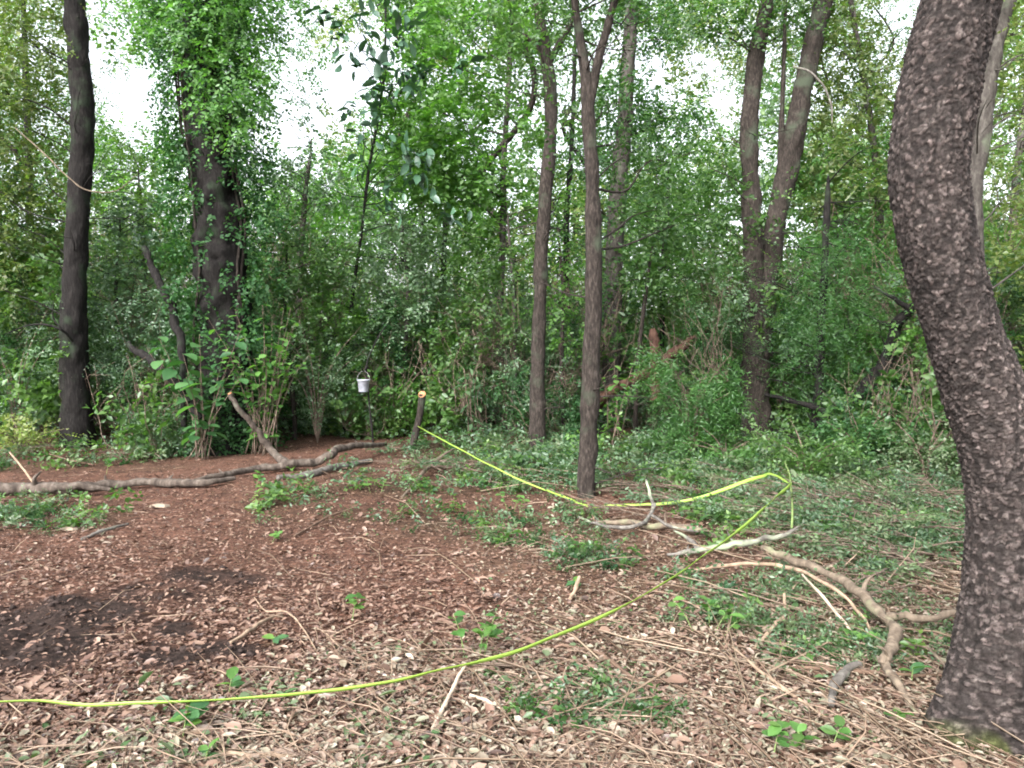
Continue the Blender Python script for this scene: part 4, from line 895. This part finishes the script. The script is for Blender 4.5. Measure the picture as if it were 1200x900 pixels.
# sticks and branches on the clearing floor
def sticks(rows):
    for name, label, mat, runs in rows:
        R = []
        for pts, rad in runs: R.append(([G(p_[0], p_[1], p_[2] if len(p_) > 2 else .02) for p_ in pts], rad))
        wood(name, label, 'branch' if 'branch' in name or 'limb' in name else 'stick', R, mat, bump=.25, knots=4 if 'branch' in name or name == 'curved_limb' else 0)
sticks([
 ('curved_limb', 'thick tan limb curving over the ground beside the scaly trunk, forked at its lower end', 'limb_tan',
  [([(893, 642, .16), (920, 653, .16), (960, 668, .16), (1000, 690, .16), (1030, 715, .15), (1046, 740, .13), (1040, 765, .10), (1033, 778, .07)], [.02, .024, .026, .026, .026, .028, .024, .02]),
   ([(1036, 775, .06), (1046, 795, .05), (1060, 815, .03), (1080, 845, .01)], [.022, .02, .015, .006]), ([(1040, 722, .1), (1060, 722, .12), (1095, 722, .14), (1128, 717, .16)], [.02, .02, .02, .018]),
   ([(1046, 742, .1), (1062, 752, .08), (1088, 760, .06), (1112, 785, .03)], [.018, .016, .012, .006])]),
 ('scaly_limb', 'stub of broken flaky limb lying below the curved tan limb', 'limb_grey', [([(1008, 778, .05), (990, 786, .06), (978, 802, .05), (974, 826, .03)], [.012, .02, .022, .014])]),
 ('grey_branch', 'grey lichen covered branch bent upward, right of the slender forked tree', 'limb_grey',
  [([(678, 606, .05), (700, 614, .06), (730, 618, .07), (752, 614, .08), (764, 600, .12), (768, 590, .18)], [.010, .014, .017, .019, .016, .012]), ([(766, 596, .14), (762, 580, .22), (757, 562, .34)], [.018, .014, .010]),
   ([(764, 604, .12), (790, 618, .05), (830, 625, .04)], [.014, .012, .006])]),
 ('grey_branch', 'grey branch pointing up and right, just above the curved tan limb', 'limb_grey', [([(782, 650, .02), (815, 645, .06), (850, 640, .09), (885, 634, .13), (915, 628, .18), (935, 620, .22)], [.014, .02, .022, .022, .019, .010]), ([(820, 645, .06), (808, 632, .08), (790, 622, .1)], [.018, .014, .008])]),
 ('brown_branch', 'long brown branch lying under the grey lichen covered branch', 'limb_tan', [([(700, 612, .03), (760, 616, .04), (820, 622, .04), (850, 636, .03)], [.02, .03, .03, .02])]),
 ('dark_twig', 'curving dark twig at the foot of the slender forked tree', 'stick_brown', [([(640, 573, .04), (665, 580, .05), (688, 590, .06), (694, 604, .03), (700, 615, .02)], [.008, .014, .016, .012, .006])]),
 ('arched_stick', 'thin tan stick arching over green leaves below the yellow tape', 'stick_tan', [([(800, 672, .02), (845, 664, .06), (890, 660, .1), (930, 668, .14), (970, 685, .14), (1005, 715, .08), (1025, 745, .02)], [.009, .012, .013, .013, .012, .009, .005])]),
 ('pale_stick', 'thin pale straight stick slanting down above the curved tan limb fork', 'stick_pale', [([(940, 673, .14), (965, 700, .12), (990, 730, .08), (1008, 757, .03)], [.006, .008, .008, .006])]),
 ('bent_stick', 'bent tan stick with an upright end amid pale litter at right', 'stick_tan', [([(880, 765, .01), (900, 742, .03), (918, 724, .05)], [.012, .012, .012]), ([(918, 724, .05), (919, 710, .08), (919, 696, .12)], [.012, .009, .007])]),
 ('long_stick', 'long thin stick running down toward the viewer at lower right', 'stick_tan', [([(858, 758, .03), (890, 785, .03), (930, 815, .03), (970, 842, .02)], [.006, .008, .008, .005])]),
 ('flat_stick', 'grey stick lying level between the litter and the scaly trunk foot', 'stick_brown', [([(925, 782, .02), (985, 786, .03), (1050, 790, .03), (1118, 792, .02)], [.009, .011, .011, .008])]),
 ('pale_stick', 'pale leaning stick crossing the yellow tape at bottom centre', 'stick_pale', [([(506, 858, .01), (520, 828, .03), (534, 800, .07), (546, 778, .12)], [.008, .0085, .008, .006])]),
 ('white_stick', 'short whitish stick just right of the pale leaning stick', 'stick_pale', [([(550, 814, .02), (570, 822, .025), (592, 833, .02)], [.007, .008, .006])]),
 ('brown_stick', 'brown stick slanting through leaves at bottom centre', 'stick_brown', [([(628, 860, .01), (645, 835, .025), (662, 810, .03), (680, 788, .02)], [.009, .010, .010, .007])]),
 ('brown_stick', 'thin brown stick lying across the litter right of bottom centre', 'stick_brown', [([(655, 755, .02), (700, 765, .03), (735, 790, .03), (760, 805, .02)], [.006, .009, .010, .006])]),
 ('short_stick', 'short grey upright stick piece just above the yellow tape near centre', 'stick_tan', [([(668, 702, .02), (674, 690, .05), (679, 676, .09)], [.012, .012, .010])]),
 ('tan_stick', 'tan stick lying level at the bottom left', 'stick_tan', [([(250, 884, .02), (285, 884, .03), (320, 886, .02), (345, 886, .02)], [.007, .009, .009, .006])]),
 ('tan_stick', 'tan stick lying on the dark soil patch', 'stick_tan', [([(270, 753, .02), (290, 740, .035), (310, 727, .035), (332, 719, .02)], [.008, .011, .010, .005])]),
 ('wiry_twig', 'thin wiry twig curling on the leaves right of the soil patch', 'stick_tan', [([(298, 700, .02), (312, 716, .04), (335, 717, .06), (352, 732, .05), (372, 765, .01)], [.003, .004, .004, .004, .003])]),
 ('propped_branch', 'slanting tan branch propped in green plants below the cut stump', 'limb_tan', [([(472, 582, .01), (488, 565, .04), (505, 545, .1), (530, 527, .2)], [.016, .022, .022, .014])]),
 ('grey_stick', 'short grey stick in leaf litter below the long weathered log', 'limb_grey', [([(95, 632, .01), (120, 622, .03), (150, 614, .02)], [.012, .016, .010])]),
 ('broken_stick', 'broken pale stick standing behind the left end of the long log', 'stick_tan', [([(40, 566, .02), (26, 548, .12), (11, 530, .24)], [.014, .012, .009])]),
 ('thin_branch', 'thin forked branch on leaves behind the long log', 'stick_brown', [([(50, 530, .03), (90, 541, .05), (110, 545, .03)], [.01, .014, .01]), ([(90, 541, .05), (118, 530, .08), (140, 524, .1)], [.01, .008, .005])]),
 ('crossed_stick', 'long pale twig leaning across the foot of the scaly trunk', 'stick_pale', [([(1108, 796, .10), (1140, 820, .10), (1170, 845, .08), (1205, 872, .05)], [.005, .006, .006, .004])]),
 ('crossed_stick', 'shorter tan stick lying lower at the foot of the scaly trunk', 'stick_tan', [([(1105, 822, .04), (1140, 838, .05), (1185, 862, .03)], [.006, .008, .005])]),
 ('thin_branch', 'thin brown stem lying across the red leaves at mid left', 'stick_brown', [([(345, 628, .02), (385, 606, .04), (430, 590, .05)], [.008, .010, .006])]),
])
# two pale wood chips
for (px_, py_, s_, lab) in ((187, 594, 1.0, 'pale wood chip on leaves below the long log'), (80, 621, .8, 'small whitish chip at left below the fallen log')):
    p = G(px_, py_, .012); mb = MB(); Vv = np.array([[-.09, -.025, 0], [.07, -.035, 0], [.10, .02, 0], [-.05, .035, 0], [-.08, -.02, .022], [.06, -.03, .03], [.09, .015, .02], [-.04, .03, .03]]) * s_ + p
    mb.add(Vv, [np.array([[3, 2, 1, 0], [4, 5, 6, 7], [0, 1, 5, 4], [1, 2, 6, 5], [2, 3, 7, 6], [3, 0, 4, 7]])]); single('wood_chip', mb, M['chip'], p, lab, 'wood chip', smooth=False)
# lumps of dark soil
mb = MB(); cx, cy = floor_points(9000, 2.2, 7); k = RNG.random(len(cx)) < soil_mask(cx, cy) ** 2 * .6; cx, cy = cx[k], cy[k]
oc = np.array([[1, 0, 0], [-1, 0, 0], [0, 1, 0], [0, -1, 0], [0, 0, 1], [0, 0, -1.]]); of = np.array([[0, 2, 4], [2, 1, 4], [1, 3, 4], [3, 0, 4], [2, 0, 5], [1, 2, 5], [3, 1, 5], [0, 3, 5]])
for x_, y_ in zip(cx, cy):
    mb.add(oc * RNG.uniform(.6, 1.3, (6, 1)) * RNG.uniform(.006, .026) * np.array([1.2, 1, .8]) + np.array([x_, y_, hz(x_, y_) + .004]) + rnd(6) * .003, [of])
V_, F_ = mb.arrays(); link('soil_clods', mesh_from('soil_clods', V_, F_, plain('clod_soil', (.034, .025, .0225), .95, .1, .4, 60)), kind='stuff', label='small clods of dark turned soil')

# ------------------------------------------------------------------ flagging tape
def ribbon(mb, pts, w0, twist, n=160):
    C = spline(pts, n); q_ = np.linspace(0, n / 9, n); C = C + np.stack([noise2(q_, q_ * 0 + 3, 1) - .5, noise2(q_, q_ * 0 + 5, 2) - .5, noise2(q_, q_ * 0 + 7, 3) - .5], -1) * .014
    T, N, B = frames(C); t = np.linspace(0, 1, n); a = (noise2(q_ * .8, q_ * 0, 6)[:, None] - .5) * 1.0 + np.interp(t, np.linspace(0, 1, len(twist)), twist)[:, None]
    up = np.array([0, 0, 1.]); S = unit(np.cross(T, up)); U = np.cross(S, T); D = S * np.sin(a) + U * np.cos(a)
    ww = np.interp(t, np.linspace(0, 1, len(w0)), w0)[:, None]; E = unit(np.cross(T, D)) * .0006
    V = np.stack([C + D * ww * .5 + E, C - D * ww * .5 + E, C - D * ww * .5 - E, C + D * ww * .5 - E], 1).reshape(-1, 3); k_ = np.arange(n - 1)[:, None] * 4; j_ = np.arange(4)[None]
    mb.add(V, [np.stack([k_ + j_, k_ + (j_ + 1) % 4, k_ + 4 + (j_ + 1) % 4, k_ + 4 + j_], -1).reshape(-1, 4)])
Z = lambda px_, py_, h: gp(px_, py_, h)
tp_ = thing('flagging_tape', Z(480, 793, 0), 'bright yellow green tape stretched low round the clearing', 'tape')
mb = MB(); ribbon(mb, [Z(-120, 818, .16), Z(0, 822, .15), Z(130, 824.5, .14), Z(270, 820, .13), Z(400, 806, .12), Z(520, 785, .12), Z(620, 757, .13), Z(720, 715, .17), Z(790, 675, .23), Z(850, 633, .31), Z(900, 592, .40), Z(927, 567, .46)], [.0125, .0135, .016, .020, .026, .032], [.5, .2, .5, .2, .35, .1, .2], 220); part('near_run', mb, M['tape'], tp_)
mb = MB(); ribbon(mb, [Z(926, 566, .455), Z(904, 556, .43), Z(880, 562, .34), Z(820, 583, .16), Z(760, 591, .07), Z(712, 592, .04)], [.012, .028, .032, .026, .022], [1.4, .5, .2, .6, .2], 120); part('far_run', mb, M['tape'], tp_)
mb = MB(); ribbon(mb, [Z(640, 574, .12), Z(600, 558, .22), Z(555, 535, .32), Z(520, 516, .38), Z(489, 499, .42)], [.016, .015, .015], [.3, .5, .2], 80); part('stump_run', mb, M['tape'], tp_)
mb = MB(); ribbon(mb, [Z(712, 592, .04), Z(690, 593, .05), Z(665, 584, .08), Z(640, 574, .12)], [.022, .018], [.6, .3], 40); part('tree_run', mb, M['tape'], tp_)
q = Z(927, 567, .46); c0 = np.array([q[0], q[1], hz(q[0], q[1])])
root = thing('corner_stalk', c0, 'leafy stalk holding up the corner of the yellow green tape', 'plant')
mb = MB(); tube(mb, [c0 - [0, 0, .04], q * .5 + c0 * .5 + [.015, 0, 0], q + [-.01, 0, .05], q + [-.05, 0, .17]], [.010, .009, .007, .003], 20, 7); part('stem', mb, M['stem'], root)
WIL = [big_leaf_mesh('leaf', .11, .04, M['wilt'], .2), big_leaf_mesh('leaf', .09, .035, M['wilt'], .05)]
for k_ in range(22): place_leaf(WIL[k_ % 2], root, c0 + (q - c0) * RNG.uniform(.6, 1.25) + rnd(1)[0] * .01, [math.cos(k_ * 2.4), math.sin(k_ * 2.4), RNG.uniform(-.5, .6)], [0, .2, 1], RNG.uniform(.7, 1.2))

# ------------------------------------------------------------------ seedlings on the clearing floor, each leaf a part
SEED = [big_leaf_mesh('leaf', .10, .055, M['big'], .2), big_leaf_mesh('leaf', .085, .05, M['bright'], .1)]
SEEDM = [big_leaf_mesh('leaf', .075, .045, M['feather'], .2), big_leaf_mesh('leaf', .065, .04, M['mid'], .1)]
seeds = [('seedling with upright glossy leaves at bottom left below the tape', 213, 868, SEED, 9, .11, .07), ('tiny two leaved seedling just above the tape at left', 268, 815, SEED, 4, .08, .04),
         ('leafy seedling on red leaves left of centre', 412, 728, SEEDM, 9, .14, .09), ('bushy green seedling above the tape at bottom centre', 552, 770, SEEDM, 26, .2, .15),
         ('spreading green seedling with many leaves right of the tape', 835, 742, SEEDM, 34, .14, .3), ('small green plant at the bottom edge right of centre', 905, 890, SEEDM, 12, .12, .1),
         ('low green plant near the bottom edge beside the scaly trunk', 962, 880, SEEDM, 14, .1, .12), ('bright seedling behind the long weathered log', 124, 556, SEED, 10, .2, .14),
         ('small yellow green seedling beside the crooked branch', 300, 572, SEED, 12, .16, .14), ('dark low plant on bare leaves beyond the tape', 690, 655, SEEDM, 18, .12, .14),
         ('tiny pale seedling on the soil patch', 320, 757, SEED, 3, .05, .03), ('small seedling at the bottom left corner edge', 240, 895, SEED, 4, .06, .04), ('single round leaf plant right of the curved limb fork', 1068, 800, SEED, 3, .08, .03),
         ('small plant under the curved tan limb', 1010, 766, SEEDM, 14, .1, .12), ('low green seedling on leaves at mid left', 318, 636, SEEDM, 10, .08, .14), ('pale leafed sprig at bottom right', 1050, 850, SEEDM, 5, .07, .05),
         ('yellow green tuft below the grey branch near the tape', 668, 690, SEED, 6, .06, .1), ('broad low plant right of the cut stump', 600, 600, SEEDM, 22, .18, .25), ('green sprig below the pale rotten log', 440, 578, SEEDM, 14, .16, .16)]
for lab, px_, py_, lm, nl, h, sp in seeds:
    b = G(px_, py_, 0); root = thing('seedling', b, lab, 'seedling', 'seedlings on the clearing floor'); sb = MB(); ns = max(1, nl // 7)
    for q in range(ns):
        a = q * 2.4 + RNG.uniform(0, 1); o_ = b + np.array([math.cos(a), math.sin(a), 0]) * (sp * .6 * RNG.random() if ns > 1 else 0); tip = o_ + np.array([math.cos(a) * sp * .4, math.sin(a) * sp * .4, h * RNG.uniform(.7, 1.1)])
        C = tube(sb, [o_ - [0, 0, .02], (o_ + tip) * .5 + [0, 0, h * .1], tip], [.003, .0025, .0018], 8, 5)
        for k_ in range(nl // ns):
            aa = a + k_ * 2.4; place_leaf(lm[k_ % 2], root, C[min(7, 3 + k_ % 5)], [math.cos(aa), math.sin(aa), RNG.uniform(-.1, .7)], [RNG.normal() * .3, RNG.normal() * .3 - .2, 1], RNG.uniform(.55, 1.1))
    part('stem', sb, M['stem'], root, kind='stuff' if ns > 1 else None)
